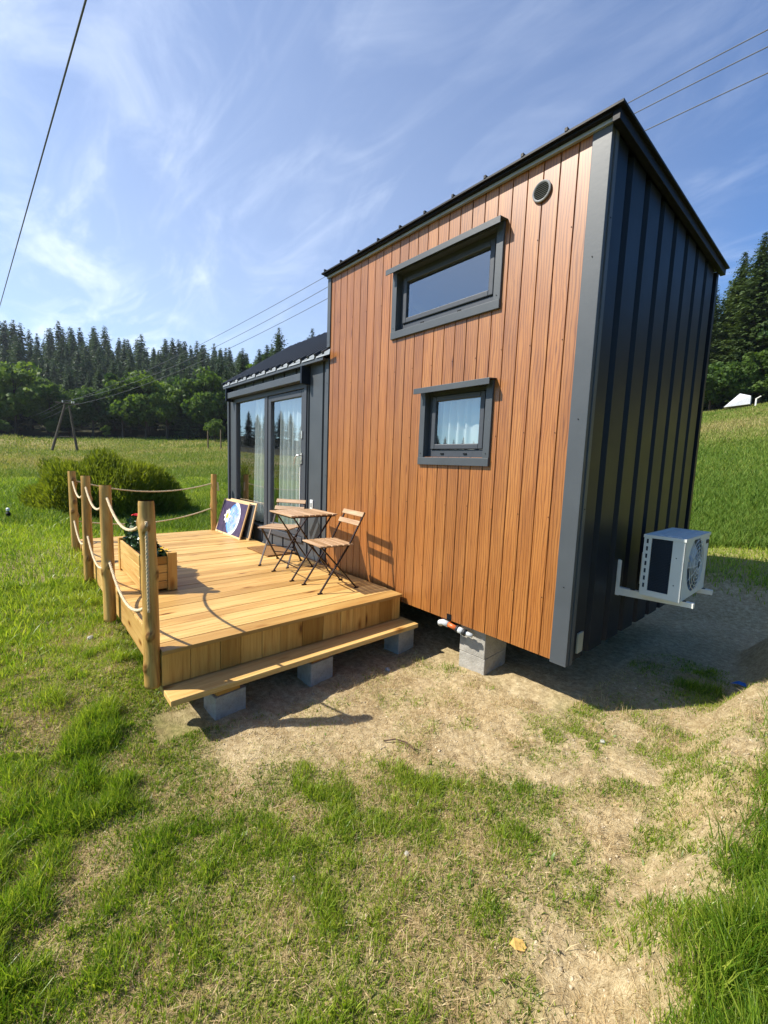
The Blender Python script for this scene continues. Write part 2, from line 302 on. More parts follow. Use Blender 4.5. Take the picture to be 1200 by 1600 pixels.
# ------------------------------------------------------------------ mesh helpers
class MB:
    def __init__(s): s.v = []; s.f = []; s.g = []; s.r = []; s.mi = []; s.n = 0
    def add(s, vs, fs, g=None, r=None, mi=0):
        vs = [tuple(map(float, p)) for p in vs]; r = random.random() if r is None else r
        s.v += vs; s.f += [tuple(i + s.n for i in f) for f in fs]; s.mi += [mi] * len(fs)
        o = random.random() * 37.0
        s.g += ([(a + o, b + o, c + o) for a, b, c in g] if g is not None else [(p[0] + o, p[1] + o, p[2] + o) for p in vs])
        s.r += [r] * len(vs); s.n += len(vs); return s
    def box(s, c, d, rot=None, grain=0, r=None, mi=0, jit=0.0, rawg=False):
        """box of centre c, size d, optional 3x3 rotation, grain along local axis"""
        hx, hy, hz = d[0] / 2, d[1] / 2, d[2] / 2
        L = [(-hx, -hy, -hz), (hx, -hy, -hz), (hx, hy, -hz), (-hx, hy, -hz), (-hx, -hy, hz), (hx, -hy, hz), (hx, hy, hz), (-hx, hy, hz)]
        F = [(0, 3, 2, 1), (4, 5, 6, 7), (0, 1, 5, 4), (1, 2, 6, 5), (2, 3, 7, 6), (3, 0, 4, 7)]
        order = {0: (0, 1, 2), 1: (1, 0, 2), 2: (2, 0, 1)}[grain]
        g = [(p[order[0]], p[order[1]], p[order[2]]) for p in L]
        vs = []
        for p in L:
            q = Vector(p)
            if rot is not None: q = rot @ q
            vs.append((q.x + c[0], q.y + c[1], q.z + c[2]))
        return s.add(vs, F, g, r, mi)
    def b2(s, x0, x1, y0, y1, z0, z1, grain=0, r=None, mi=0):
        return s.box(((x0 + x1) / 2, (y0 + y1) / 2, (z0 + z1) / 2), (abs(x1 - x0), abs(y1 - y0), abs(z1 - z0)), None, grain, r, mi)
    def tube(s, pts, rad, seg=10, cap=True, r=None, mi=0, twist=0.0):
        pts = [Vector(p) for p in pts]; n = len(pts); rads = rad if isinstance(rad, (list, tuple)) else [rad] * n
        vs = []; g = []; prev = None; acc = 0
        for i, p in enumerate(pts):
            t = (pts[min(i + 1, n - 1)] - pts[max(i - 1, 0)]).normalized()
            if prev is None: a = t.cross(Vector((0, 0, 1)) if abs(t.z) < .9 else Vector((1, 0, 0))).normalized()
            else: a = (prev - t * prev.dot(t)).normalized()
            prev = a; b = t.cross(a)
            if i: acc += (pts[i] - pts[i - 1]).length
            for k in range(seg):
                th = 2 * math.pi * k / seg; rr = rads[i]
                q = p + (a * math.cos(th) + b * math.sin(th)) * rr; vs.append(q); g.append((acc, math.cos(th) * rr, math.sin(th) * rr))
        F = [(i * seg + k, i * seg + (k + 1) % seg, (i + 1) * seg + (k + 1) % seg, (i + 1) * seg + k) for i in range(n - 1) for k in range(seg)]
        if cap: F += [tuple(reversed(range(seg))), tuple((n - 1) * seg + k for k in range(seg))]
        return s.add(vs, F, g, r, mi)
    def bar(s, a, b, w, t=None, r=None, mi=0, grain=0):
        a = Vector(a); b = Vector(b); d = b - a; z = d.normalized(); x = z.cross(Vector((1, 0, 0)) if abs(z.x) < .9 else Vector((0, 1, 0))).normalized(); y = z.cross(x)
        R = Matrix((x, y, z)).transposed()
        return s.box((a + b) / 2, (w, t or w, d.length), R, 2, r, mi)
    def build(s, name, mat, parent=None, smooth=False, bevel=0.0, loc=None):
        me = bpy.data.meshes.new(name); me.from_pydata(s.v, [], s.f)
        at = me.attributes.new('g', 'FLOAT_VECTOR', 'POINT'); at.data.foreach_set('vector', np.array(s.g, dtype=np.float32).ravel())
        at = me.attributes.new('rnd', 'FLOAT', 'POINT'); at.data.foreach_set('value', np.array(s.r, dtype=np.float32))
        for m in (mat if isinstance(mat, (list, tuple)) else [mat]): me.materials.append(MT[m])
        me.polygons.foreach_set('material_index', s.mi)
        if smooth: me.polygons.foreach_set('use_smooth', [True] * len(s.f))
        me.update(); o = bpy.data.objects.new(name, me); SC.collection.objects.link(o)
        if parent is not None: o.parent = parent
        if bevel:
            bm = o.modifiers.new('bevel', 'BEVEL'); bm.width = bevel; bm.segments = 2; bm.limit_method = 'ANGLE'; bm.angle_limit = math.radians(50)
        if loc: o.location = loc
        return o
def np_mesh(name, V, faces, mat, rnd=None, parent=None, link=True, smooth=False, green=None):
    """V (n,3), faces (m,k) ints of one size or a list of such arrays"""
    fl = faces if isinstance(faces, list) else [faces]
    me = bpy.data.meshes.new(name); me.vertices.add(len(V)); me.vertices.foreach_set('co', np.ascontiguousarray(V, dtype=np.float32).ravel())
    nl = sum(f.size for f in fl); npoly = sum(len(f) for f in fl)
    me.loops.add(nl); me.polygons.add(npoly)
    me.loops.foreach_set('vertex_index', np.concatenate([f.ravel() for f in fl]).astype(np.int32))
    st = []; base = 0
    for f in fl: st.append(base + np.arange(len(f)) * f.shape[1]); base += f.size
    me.polygons.foreach_set('loop_start', np.concatenate(st).astype(np.int32))
    if rnd is not None:
        a = me.attributes.new('rnd', 'FLOAT', 'POINT'); a.data.foreach_set('value', np.ascontiguousarray(rnd, dtype=np.float32))
    me.materials.append(MT[mat]); me.update(calc_edges=True); me.validate()
    if smooth: me.polygons.foreach_set('use_smooth', np.ones(npoly, dtype=bool))
    if not link: return me
    o = bpy.data.objects.new(name, me); SC.collection.objects.link(o)
    if parent is not None: o.parent = parent
    return o
def empty(name, loc=(0, 0, 0), rz=0.0):
    o = bpy.data.objects.new(name, None); SC.collection.objects.link(o); o.location = loc; o.rotation_euler = (0, 0, rz); o.empty_display_size = 0.1; return o
def tag(o, label=None, cat=None, group=None, kind=None):
    if label: o['label'] = label
    if cat: o['category'] = cat
    if group: o['group'] = group
    if kind: o['kind'] = kind
    return o
def copy_tree(root, loc, rz=None, label=None, group=None, scale=None):
    r = root.copy(); SC.collection.objects.link(r); r.location = loc
    if rz is not None: r.rotation_euler = (0, 0, rz)
    if scale is not None: r.scale = scale
    if label: r['label'] = label
    if group: r['group'] = group
    for ch in list(root.children):
        c = ch.copy(); SC.collection.objects.link(c); c.parent = r
        for g in list(ch.children):
            d = g.copy(); SC.collection.objects.link(d); d.parent = c
    return r
def rotz(a): return Matrix.Rotation(a, 3, 'Z')
def rotx(a): return Matrix.Rotation(a, 3, 'X')

# ------------------------------------------------------------------ numpy noise and terrain
def vnoise(x, y, seed=0):
    xi = np.floor(x).astype(np.int64); yi = np.floor(y).astype(np.int64); fx = x - xi; fy = y - yi
    fx = fx * fx * (3 - 2 * fx); fy = fy * fy * (3 - 2 * fy)
    def h(a, b):
        n = (a * 374761393 + b * 668265263 + seed * 1442695041) & 0x7fffffff
        n = ((n ^ (n >> 13)) * 1274126177) & 0x7fffffff
        return ((n ^ (n >> 16)) & 0xffff) / 65535.0
    return (h(xi, yi) * (1 - fx) + h(xi + 1, yi) * fx) * (1 - fy) + (h(xi, yi + 1) * (1 - fx) + h(xi + 1, yi + 1) * fx) * fy
def fbm(x, y, seed=0, o=4):
    s = 0; a = 0.5; t = 0
    for k in range(o): s = s + a * vnoise(x * 2 ** k, y * 2 ** k, seed + k * 17); t += a; a *= 0.55
    return s / t
def sstep(a, b, x): t = np.clip((x - a) / (b - a), 0, 1); return t * t * (3 - 2 * t)
AZ = np.array([-180, -120, -60, -25, -8, 0, 21, 50, 90, 115, 150, 180.0])
S1 = np.array([.04, .01, .008, .015, .028, .032, .062, .13, .19, .185, .10, .04])     # slope of the meadow
R0 = np.array([9, 9, 9, 9, 9, 8, 7, 5.5, 4.3, 4.0, 4, 9.0])                       # where the slope begins
RT = np.array([95, 95, 90, 92, 95, 95, 80, 66, 58, 58, 60, 95.0])                 # forest edge
def polar(x, y):
    az = np.degrees(np.arctan2(y + 1.0, -x)); return az, np.hypot(x, y + 1.0)
def height(x, y, fine=True):
    x = np.asarray(x, dtype=float); y = np.asarray(y, dtype=float)
    az, r = polar(x, y)
    s1 = np.interp(az, AZ, S1); r0 = np.interp(az, AZ, R0); rt = np.interp(az, AZ, RT)
    # pad levels
    h = -0.45 + 0.09 * sstep(-1.2, 0.2, x) * sstep(-1.0, 0.0, y)
    h = h + .035 * np.exp(-((x + .85) ** 2 + (y - .1) ** 2) / .12)
    left = sstep(-1.75, -2.35, y) * sstep(-1.2, -2.6, x); h = h + 0.22 * left
    h = h + 0.20 * sstep(-3.0, -6.5, x)
    # eroded bank right of the pad
    bx = 0.86 + 0.16 * (fbm(y * 1.3 + 5, x * 0 + 1, 3, 3) - 0.5) * 2 + 0.10 * sstep(-0.6, -2.2, y)
    bank = sstep(-0.20, 0.10, x - bx) * sstep(4.2, 2.6, y) * sstep(-4.5, -2.9, y) 
    h = h + bank * 0.27 + np.clip(x - bx, 0, 6) * 0.10 * sstep(-4, -2, y)
    # excavated cut behind the house, then the hill
    cut = sstep(3.2, 4.4, y + 0.25 * (x - 0.6) + 0.3 * (fbm(x * 1.5, y * 1.5, 9, 3) - .5)) * sstep(-9, -3, x)
    h = h + cut * 0.34
    rr = np.maximum(0, r - r0); rr = np.where(rr < 3, rr * rr / 6, rr - 1.5)
    h = h + s1 * rr + 0.045 * np.maximum(0, r - 62) * (az < 60) + np.interp(az, [-60, -18, -8, 45, 90, 180], [0, .02, .10, .10, .19, .19]) * np.maximum(0, np.minimum(r, 230) - rt - 2) + np.interp(az, [-60, -20, -6, 6, 14, 24, 45, 60], [0, 0, .095, .150, .11, .05, .02, 0]) * np.maximum(0, np.minimum(r, 232) - 145) - .05 * np.maximum(0, r - 232)
    h = h + 0.9 * (fbm(x * .035, y * .035, 21, 3) - .5) * sstep(12, 40, r)
    h = h + 0.10 * (fbm(x * .4, y * .4, 4, 3) - .5) * sstep(2.5, 8, r)
    if fine:
        near = 1 - sstep(6, 16, r)
        h = h + near * (0.05 * (fbm(x * 2.2, y * 2.2, 5, 4) - .5) + 0.022 * (fbm(x * 11, y * 11, 6, 3) - .5) + .012 * (fbm(x * 34, y * 34, 7, 2) - .5))
        h = h + near * bank * 0.10 * (fbm(x * 5, y * 5, 8, 3) - .5)
    return h
def hz(x, y): return float(height(np.array([x]), np.array([y]))[0])
SAND = [(-1.5, -1.85), (-0.95, -1.86), (-0.62, -1.60), (-0.50, -1.25), (-0.22, -0.95), (0.02, -0.62), (0.36, -0.62), (0.52, -1.0), (0.60, -1.35), (0.74, -1.62), (0.92, -1.45),
        (0.86, -0.9), (0.95, -0.2), (1.05, 0.6), (1.05, 2.0), (1.5, 3.4), (0.2, 4.2), (-3.0, 3.6), (-6.5, 3.2), (-6.4, -0.3), (-6.0, -1.5), (-2.1, -1.75), (-1.75, -1.95)]
def poly_sd(x, y, P):
    d = np.full(x.shape, 1e9); ins = np.zeros(x.shape, bool); n = len(P)
    for i in range(n):
        ax, ay = P[i]; bx, by = P[(i + 1) % n]; ex, ey = bx - ax, by - ay
        t = np.clip(((x - ax) * ex + (y - ay) * ey) / (ex * ex + ey * ey), 0, 1)
        d = np.minimum(d, np.hypot(x - ax - t * ex, y - ay - t * ey))
        c = ((ay > y) != (by > y)) & (x < (bx - ax) * (y - ay) / (by - ay + 1e-12) + ax); ins ^= c
    return np.where(ins, -d, d)
GREEN = [(-0.58, -1.84, .30, 1), (-0.38, -1.36, .20, .9), (-0.19, -1.42, .16, .8), (0.02, 0.18, .16, .8), (0.25, -.05, .12, .6), (0.61, 1.1, .22, .8), (0.67, -1.13, .07, .8), (0.45, 1.6, .2, .5), (0.15, -1.0, .2, .35),
         (-0.35, -1.62, .3, .9), (0.14, -1.93, .22, .9), (0.42, -1.5, .12, .7), (0.1, -.5, .10, .5), (0.3, .5, .2, .35), (-.2, -.1, .1, .3)]
DRY = [(-2.02, -2.81, .25), (-0.81, -2.73, .22), (0.06, -1.62, .14), (-0.25, -2.57, .16), (0.25, -1.75, .15), (0.56, -1.80, .14), (-0.84, -2.08, .14), (-3.9, -2.39, .35), (-3.1, -2.32, .35), (-1.4, -2.35, .14), (0.2, -1.3, .2), (.45, -1.62, .12), (-.1, -2.1, .12), (-1.5, -2.9, .2)]
def greens(x, y):
    x = np.asarray(x, float); y = np.asarray(y, float)
    sd = poly_sd(x, y, SAND) + 0.26 * (fbm(x * 4.1, y * 4.1, 31, 4) - .5)
    g = sstep(-0.05, 0.30, sd)
    mixed = np.exp(-((x - .25) ** 2 / .5 + (y + 1.45) ** 2 / .35)); g = g * (1 - .22 * mixed)
    g = np.maximum(g, (.14 + .34 * sstep(.55, .0, y) * sstep(-.7, -.1, x)) * sstep(.40, .62, fbm(x * 5, y * 5, 41, 4)))
    for cx, cy, r, w in GREEN: g = np.maximum(g, w * np.exp(-((x - cx) ** 2 + (y - cy) ** 2) / (r * r)) * (0.5 + fbm(x * 6, y * 6, 43, 2)))
    d = sstep(.51, .67, fbm(x * 4.3 + 9, y * 4.3, 51, 4)) * .72
    for cx, cy, r in DRY: d = np.maximum(d, np.exp(-((x - cx) ** 2 + (y - cy) ** 2) / (r * r)))
    bank = sstep(0.05, 0.25, x - 0.95) * sstep(3.4, 2.0, y); d = d * (1 - .75 * bank); g = np.maximum(g, bank)
    return np.clip(g, 0, 1), np.clip(d, 0, 1)

def build_ground():
    na = 840; rs = np.concatenate([[0.0], 0.05 * 1.0265 ** np.arange(0, 340)]); rs = rs[rs < 330]; nr = len(rs)
    th = np.linspace(0, 2 * np.pi, na, endpoint=False)
    Rr, T = np.meshgrid(rs[1:], th, indexing='ij'); X = Rr * np.cos(T) + 0.4; Y = Rr * np.sin(T) - 1.2
    X = np.concatenate([[0.4], X.ravel()]); Y = np.concatenate([[-1.2], Y.ravel()]); Z = height(X, Y)
    V = np.c_[X, Y, Z]
    i = np.arange(nr - 2)[:, None] * na + 1; k = np.arange(na)[None, :]; k2 = (k + 1) % na
    Q = np.stack([i + k, i + na + k, i + na + k2, i + k2], -1).reshape(-1, 4)
    T3 = np.stack([np.zeros(na, int), 1 + np.arange(na), 1 + (np.arange(na) + 1) % na], -1)
    o = np_mesh('ground', V, [Q, T3], 'ground_soil_and_meadow', smooth=True); me = o.data
    g, d = greens(X, Y); az, r = polar(X, Y); rt = np.interp(az, AZ, RT)
    for nm, v in (('green', g), ('dry', d), ('far', sstep(5, 13, r)), ('forest', sstep(-3, 1, r - rt + 2))):
        a = me.attributes.new(nm, 'FLOAT', 'POINT'); a.data.foreach_set('value', v.astype(np.float32))
    tag(o, kind='structure')
build_ground()

# ------------------------------------------------------------------ the tiny house
H = 3.5; WD = 2.77; XL = -3.07; XM = -6.20
house = empty('tiny_house', (0, 0, -0.4)); tag(house, 'tiny house with brown wood-look front, dark ribbed metal side and lower glazed wing', 'house')
house.location = (0, 0, 0)
WIN = [(-1.90, -0.79, 2.64, 3.17), (-1.455, -0.80, 1.44, 2.02)]         # openings x0 x1 z0 z1
# wood-look cladding, board by board with a groove between
cl = MB()
edges = [-3.07 + 0.025] + [(-0.203 - 0.1205 * k) for k in range(23, -1, -1)] + [-0.11]
edges = sorted(set(edges))
for a, b in zip(edges[:-1], edges[1:]):
    if b - a < .02: continue
    cuts = [a] + [x for w in WIN for x in w[:2] if a < x < b] + [b]; cuts.sort()
    off = random.random() * 50; rr = random.random(); mid = (a + b) / 2
    gw = 0.008
    prof = [(a, 0.020), (a + .0028, 0.020), (a + .0034, 0.002), (a + .0055, 0.0)] + [(c, 0.0) for c in cuts[1:-1] if a + gw < c < b - gw] + [(b - .0055, 0.0), (b - .0034, 0.002), (b - .0028, 0.020), (b, 0.020)]
    for (xa, ya), (xb, yb) in zip(prof[:-1], prof[1:]):
        zs = [(0.0, 3.49)]
        for w in WIN:
            m = (xa + xb) / 2
            if w[0] < m < w[1]:
                nz = []
                for z0, z1 in zs:
                    if w[2] > z0 and w[3] < z1: nz += [(z0, w[2]), (w[3], z1)]
                    else: nz.append((z0, z1))
                zs = nz
        for z0, z1 in zs:
            cl.n = len(cl.v)
            vs = [(xa, ya, z0), (xb, yb, z0), (xb, yb, z1), (xa, ya, z1)]
            base = cl.n; cl.v += vs; cl.f.append((base, base + 1, base + 2, base + 3)); cl.mi.append(0)
            cl.g += [(p[2] + off, p[0] - mid + off * 2, 0.0) for p in vs]; cl.r += [rr] * 4; cl.n += 4
cl.build('wood_cladding', 'wood_print_cladding', house)
# screw heads on the cladding
SCREW = {}
def screw(p, parent, mat='black_trim', side=False):
    if mat not in SCREW:
        m = MB(); m.tube([(0, 0.002, 0), (0, -.003, 0)], .0036, 8); SCREW[mat] = m.build('screw', mat); o = SCREW[mat]
    else: o = SCREW[mat].copy(); SC.collection.objects.link(o)
    o.parent = parent; o.location = p; o.rotation_euler = (0, 0, math.pi / 2 if side else 0); return o
for zc in (0.42, 1.02, 1.62, 2.25, 2.95):
    for k in range(0, 24, 2):
        x = -0.203 - 0.1205 * k - 0.012
        if any(w[0] - .1 < x < w[1] + .1 and w[2] - .12 < zc < w[3] + .12 for w in WIN): continue
        screw((x, 0, zc + random.uniform(-.015, .015)), house, 'chair_metal')
# corner trims
t = MB(); t.b2(-0.115, 0.004, -0.012, 0.03, -0.015, 3.485); t.b2(-0.01, 0.012, 0.03, 0.075, -0.015, 3.485); t.build('corner_trim', 'anthracite', house, bevel=0.003)
t = MB(); t.b2(XL - 0.03, XL + 0.03, -0.014, 0.10, 2.70, 3.485); t.build('corner_trim', 'anthracite', house, bevel=0.003)
t = MB(); t.b2(XL - 0.075, XL - 0.016, 0.012, 0.06, 0.02, 2.585); t.build('corner_trim', 'anthracite', house, bevel=0.003)
for p in ((-.055, -.013, .55), (-.055, -.013, 1.7), (-.055, -.013, 2.72), (XL - .012, -.015, 2.76), (XL - .045, .011, 2.3), (XL - .045, .011, 1.2)): screw(p, house)
for p in ((.0125, .05, 2.95), (.0125, .05, 1.1)): screw(p, house, side=True)
# end wall: sheet metal with deep grooves
ew = MB(); gy = [(0.26 + 0.337 * k, 0.365 + 0.337 * k) for k in range(8)]
pr = [(0.07, 0.0)]
for a, b in gy: pr += [(a, 0.0), (a + .02, -0.034), (b - .02, -0.034), (b, 0.0)]
pr = [p for p in pr if p[0] < WD - .03] + [(WD, 0.0)]
for (ya, xa), (yb, xb) in zip(pr[:-1], pr[1:]): ew.add([(xa, ya, 0.0), (xb, yb, 0.0), (xb, yb, 3.46), (xa, ya, 3.46)], [(0, 1, 2, 3)])
ew.build('end_wall', 'anthracite_dark_shaded', house)
t = MB(); t.b2(-0.03, 0.012, WD - 0.06, WD + 0.01, -0.015, 3.46); t.build('corner_trim', 'anthracite_dark_shaded', house, bevel=.003)
t = MB(); t.b2(0.001, 0.016, 0.13, 0.215, 0.05, 0.20); t.build('junction_cover', 'beige_plate', house, bevel=.004)
# back and left upper walls, ceiling and floor shell
sh = MB(); sh.b2(XL, 0, WD - .04, WD - .001, 0, 3.46); sh.b2(XL, XL + .03, 0.05, WD - .05, 0.0, 3.46)
sh.build('rear_wall', 'anthracite', house)
fl = MB(); fl.b2(XM + .03, -.05, .04, WD - .05, 0.0, 0.09); fl.build('floor_panel', 'interior', house)
# chassis below
ch = MB()
for y in (0.42, 2.2): ch.b2(XM + .2, -.25, y, y + .07, -.17, -.005)
for x in (-.5, -1.6, -2.7, -3.8, -4.9, -5.9): ch.b2(x, x + .06, .50, 2.19, -.13, -.006)
ch.build('chassis', 'black_trim', house)
inn = MB(); inn.b2(XL + .05, -.06, 1.9, 1.94, .1, 3.4); inn.b2(XM + .06, XL - .02, 2.0, 2.04, .1, 2.55); inn.b2(XL + .05, -.06, .05, 1.9, 2.28, 2.34); inn.build('inner_wall', 'interior', house)
# roof of the tall part
rf = MB(); rf.b2(XL - .07, .085, -.082, WD + .07, 3.508, 3.524); rf.build('roof', 'black_trim', house, bevel=.002)
t = MB(); t.b2(XL - .03, .012, -.030, -.006, 3.468, 3.492); t.build('roof_trim', 'light_metal', house, bevel=.002)
t = MB(); t.b2(.016, .060, -.055, WD + .05, 3.445, 3.5075); t.b2(XL - .05, .014, -.060, .03, 3.4925, 3.5075); t.build('verge_board', 'black_trim', house, bevel=.002)
t = MB()
for k in range(10): x = -.26 - .3125 * k; t.b2(x - .009, x + .009, -.086, WD + .06, 3.524, 3.545)
t.build('roof_seams', 'black_trim', house)
# round vent grille
vg = MB(); vc = (-0.445, -0.006, 3.275)
ring = [(vc[0] + math.cos(a) * .062, vc[1] - .006, vc[2] + math.sin(a) * .062) for a in np.linspace(0, 2 * math.pi, 33)]
vg.tube(ring, .008, 8, False, mi=0)
vg.tube([(vc[0], 0.004, vc[2]), (vc[0], -0.006, vc[2])], .064, 32, mi=1)
for k in range(-4, 5):
    z = k * .0125; w = math.sqrt(max(0, .058 ** 2 - z * z)); vg.box((vc[0], -.013, vc[2] + z), (2 * w, .009, .0035), rotx(.6), mi=0)
vg.build('vent_grille', ['grille_grey', 'black_trim'], house, smooth=False)

def window(x0, x1, z0, z1, nm, curtain):
    """flanged metal surround, deep reveal, tilt sash and double glazing"""
    w = MB(); f = .062; yo = -.020
    w.b2(x0 - f, x0, yo, .05, z0 - .004, z1); w.b2(x1, x1 + f, yo, .05, z0 - .004, z1)
    w.b2(x0 - f, x1 + f, yo - .006, .05, z0 - .072, z0 - .004)
    wo = w.build('window', 'anthracite', house, bevel=.003)
    l = MB(); l.box(((x0 + x1) / 2, -.045, z1 + .026), (x1 - x0 + 2 * f + .035, .105, .006), rotx(.12)); l.b2(x0 - f - .018, x1 + f + .018, -.098, -.092, z1 - .025, z1 + .024)
    l.b2(x0 - f, x1 + f, -.018, .05, z1, z1 + .022); l.build('lintel', 'anthracite', wo, bevel=.002)
    fr = MB(); a = .038; yf = .045
    fr.b2(x0, x0 + a, yf, yf + .06, z0, z1); fr.b2(x1 - a, x1, yf, yf + .06, z0, z1); fr.b2(x0 + a, x1 - a, yf, yf + .06, z1 - a, z1); fr.b2(x0 + a, x1 - a, yf, yf + .06, z0, z0 + a + .028)
    fr.build('frame', 'pvc_frame', wo, bevel=.004)
    s = MB(); X0, X1, Z0, Z1 = x0 + a + .004, x1 - a - .004, z0 + a + .032, z1 - a - .004; b = .045; ys = .030
    s.b2(X0, X0 + b, ys, ys + .06, Z0, Z1); s.b2(X1 - b, X1, ys, ys + .06, Z0, Z1); s.b2(X0 + b, X1 - b, ys, ys + .06, Z1 - b, Z1); s.b2(X0 + b, X1 - b, ys, ys + .06, Z0, Z0 + b)
    s.build('sash', 'pvc_frame', wo, bevel=.006)
    g = MB(); g.add([(X0 + b - .005, ys + .02, Z0 + b - .005), (X1 - b + .005, ys + .02, Z0 + b - .005), (X1 - b + .005, ys + .02, Z1 - b + .005), (X0 + b - .005, ys + .02, Z1 - b + .005)], [(0, 1, 2, 3)])
    g.build('pane', 'glass', wo)
    for x in (x0 + (x1 - x0) * .27, x0 + (x1 - x0) * .66): d = MB(); d.b2(x - .018, x + .018, yf - .008, yf, z0 + .024, z0 + .036); d.build('drain_cap', 'black_trim', wo)
    for x in (x0 - .03, x1 + .03): screw((x, yo - .001, z0 + .03), wo)
    return wo
w1 = window(*WIN[0], 'upper', False); w1['label'] = 'wide low upper window'
w2 = window(*WIN[1], 'lower', True); w2['label'] = 'small square lower window'
def curtain(x0, x1, z0, z1, y, folds, label, amp=.028, gather=0.0):
    nx, nz = folds * 14, 14; V = []
    for j in range(nz + 1):
        v = j / nz; z = z1 + (z0 - z1) * v
        for i in range(nx + 1):
            u = i / nx; ph = u * folds * 2 * math.pi
            V.append((x0 + (x1 - x0) * u + .006 * math.sin(ph * .37 + v * 2) + gather * v * (u - .5), y + amp * math.sin(ph + .6 * math.sin(3 * u + v)) * (.55 + .45 * v) + .012 * math.sin(7 * u * folds), z + .006 * math.sin(ph * 1.3) * v))
    F = np.array([[j * (nx + 1) + i, j * (nx + 1) + i + 1, (j + 1) * (nx + 1) + i + 1, (j + 1) * (nx + 1) + i] for j in range(nz) for i in range(nx)])
    o = np_mesh('curtain', np.array(V), F, 'sheer_curtain', smooth=True); tag(o, label, 'curtain'); return o
curtain(-1.40, -.86, 1.46, 1.99, .125, 6, 'short white curtain behind the small square window', .022)

# ---- low glazed wing
wing_y = .03
DX0, DX1, DZ0, DZ1 = -5.93, -3.59, .30, 2.40
lw = MB()
def ribbed(mb, x0, x1, z0, z1, y, ribs):
    xs = sorted([x0, x1] + [r for r in ribs if x0 < r < x1]); pts = [(x0, y)]
    for r in sorted(ribs):
        if x0 + .03 < r < x1 - .03: pts += [(r - .022, y), (r - .014, y + .032), (r + .014, y + .032), (r + .022, y)]
    pts.append((x1, y))
    for (xa, ya), (xb, yb) in zip(pts[:-1], pts[1:]): mb.add([(xa, ya, z0), (xb, yb, z0), (xb, yb, z1), (xa, ya, z1)], [(0, 1, 2, 3)])
rb = [-3.215 - .333 * k for k in range(10)]
ribbed(lw, DX1, XL - .02, .02, 2.60, wing_y, rb); ribbed(lw, XM, DX0, .02, 2.60, wing_y, rb)
ribbed(lw, DX0, DX1, DZ1, 2.60, wing_y, rb); ribbed(lw, DX0, DX1, .02, DZ0, wing_y, rb)
lw.build('wing_wall', 'anthracite', house)
t = MB(); t.b2(XM - .02, XM + .03, -.002, .07, .02, 2.58); t.b2(XM - .02, XM - .001, .07, WD, .02, 2.58); t.build('corner_trim', 'anthracite', house, bevel=.003)
gb = MB(); gb.add([(XM, .04, 2.58), (XM, 1.27, 3.46), (XM, WD, 2.4)], [(0, 1, 2)]); gb.build('gable_wall', 'anthracite', house)
# gable roof of the wing with seams running up the slope
ry0, rz0, ry1, rz1 = -.06, 2.605, 1.27, 3.525
rl = math.hypot(ry1 - ry0, rz1 - rz0); ra = math.atan2(rz1 - rz0, ry1 - ry0)
r2 = MB(); Rm = rotx(ra)
xc = (XM - .06 + XL) / 2; xw = XL - XM + .06
nrm = Vector((0, -math.sin(ra), math.cos(ra)))
r2.box(Vector((xc, (ry0 + ry1) / 2, (rz0 + rz1) / 2)) , (xw, rl, .03), Rm)
rb_ = math.atan2(2.5 - rz1, WD + .06 - ry1); r2.box((xc, (ry1 + WD + .06) / 2, (rz1 + 2.5) / 2), (xw, math.hypot(WD + .06 - ry1, 2.5 - rz1), .03), rotx(rb_))
r2.build('wing_roof', 'black_trim', house)
t = MB(); k = 0; x = XM - .05
while x < XL - .02:
    t.box(Vector((x, (ry0 + ry1) / 2, (rz0 + rz1) / 2)) + nrm * .032, (.030, rl, .036), Rm); x += .166
t.build('wing_roof_seams', 'pvc_frame', house)
t = MB(); x = XM - .06
while x < XL - .05:    # bright pan ends turned up at the eave between ribs
    t.add([(x + .02, ry0 - .012, rz0 - .012), (x + .31, ry0 - .012, rz0 - .012), (x + .31, ry0 - .002, rz0 + .048), (x + .29, ry0 - .002, rz0 + .048), (x + .02, ry0 - .006, rz0 + .01)], [(0, 1, 2, 3, 4)])
    x += .333
t.build('eave_flashing', 'light_metal', house)
t = MB(); t.b2(XM - .05, XL - .035, -.062, -.045, 2.555, 2.60); t.b2(XM - .05, XL - .035, -.045, .03, 2.570, 2.582); t.build('eave_trim', 'anthracite', house, bevel=.002)
# roller-shutter rail box above the door
t = MB(); t.b2(DX0 - .10, DX1 + .02, -.075, .028, 2.375, 2.47); sbx = t.build('shutter_box', 'anthracite', house, bevel=.006)
for xa in (DX1 + .02, DX0 - .14): t = MB(); t.b2(xa, xa + .04, -.095, .028, 2.33, 2.55); t.build('end_cap', 'anthracite_dark_shaded', sbx, bevel=.006)
# door
dr = MB(); a = .06; yd = .012
dr.b2(DX0, DX0 + a, yd, .12, DZ0, DZ1 - .03); dr.b2(DX1 - a, DX1, yd, .12, DZ0, DZ1 - .03); dr.b2(DX0 + a, DX1 - a, yd, .12, DZ1 - .10, DZ1 - .03); dr.b2(DX0 + a, DX1 - a, yd - .01, .12, DZ0 - .03, DZ0 + .045)
dr.b2(-4.80, -4.70, yd, .11, DZ0 + .045, DZ1 - .10)
door = dr.build('sliding_door', 'pvc_frame', house, bevel=.005)
s = MB(); X0, X1, Z0, Z1 = -4.695, DX1 - a, DZ0 + .05, DZ1 - .105; b = .085
s.b2(X0, X0 + b, yd + .012, .10, Z0, Z1); s.b2(X1 - b, X1, yd + .012, .10, Z0, Z1); s.b2(X0 + b, X1 - b, yd + .012, .10, Z1 - b, Z1); s.b2(X0 + b, X1 - b, yd + .012, .10, Z0, Z0 + b)
s.build('sash', 'pvc_frame', door, bevel=.006)
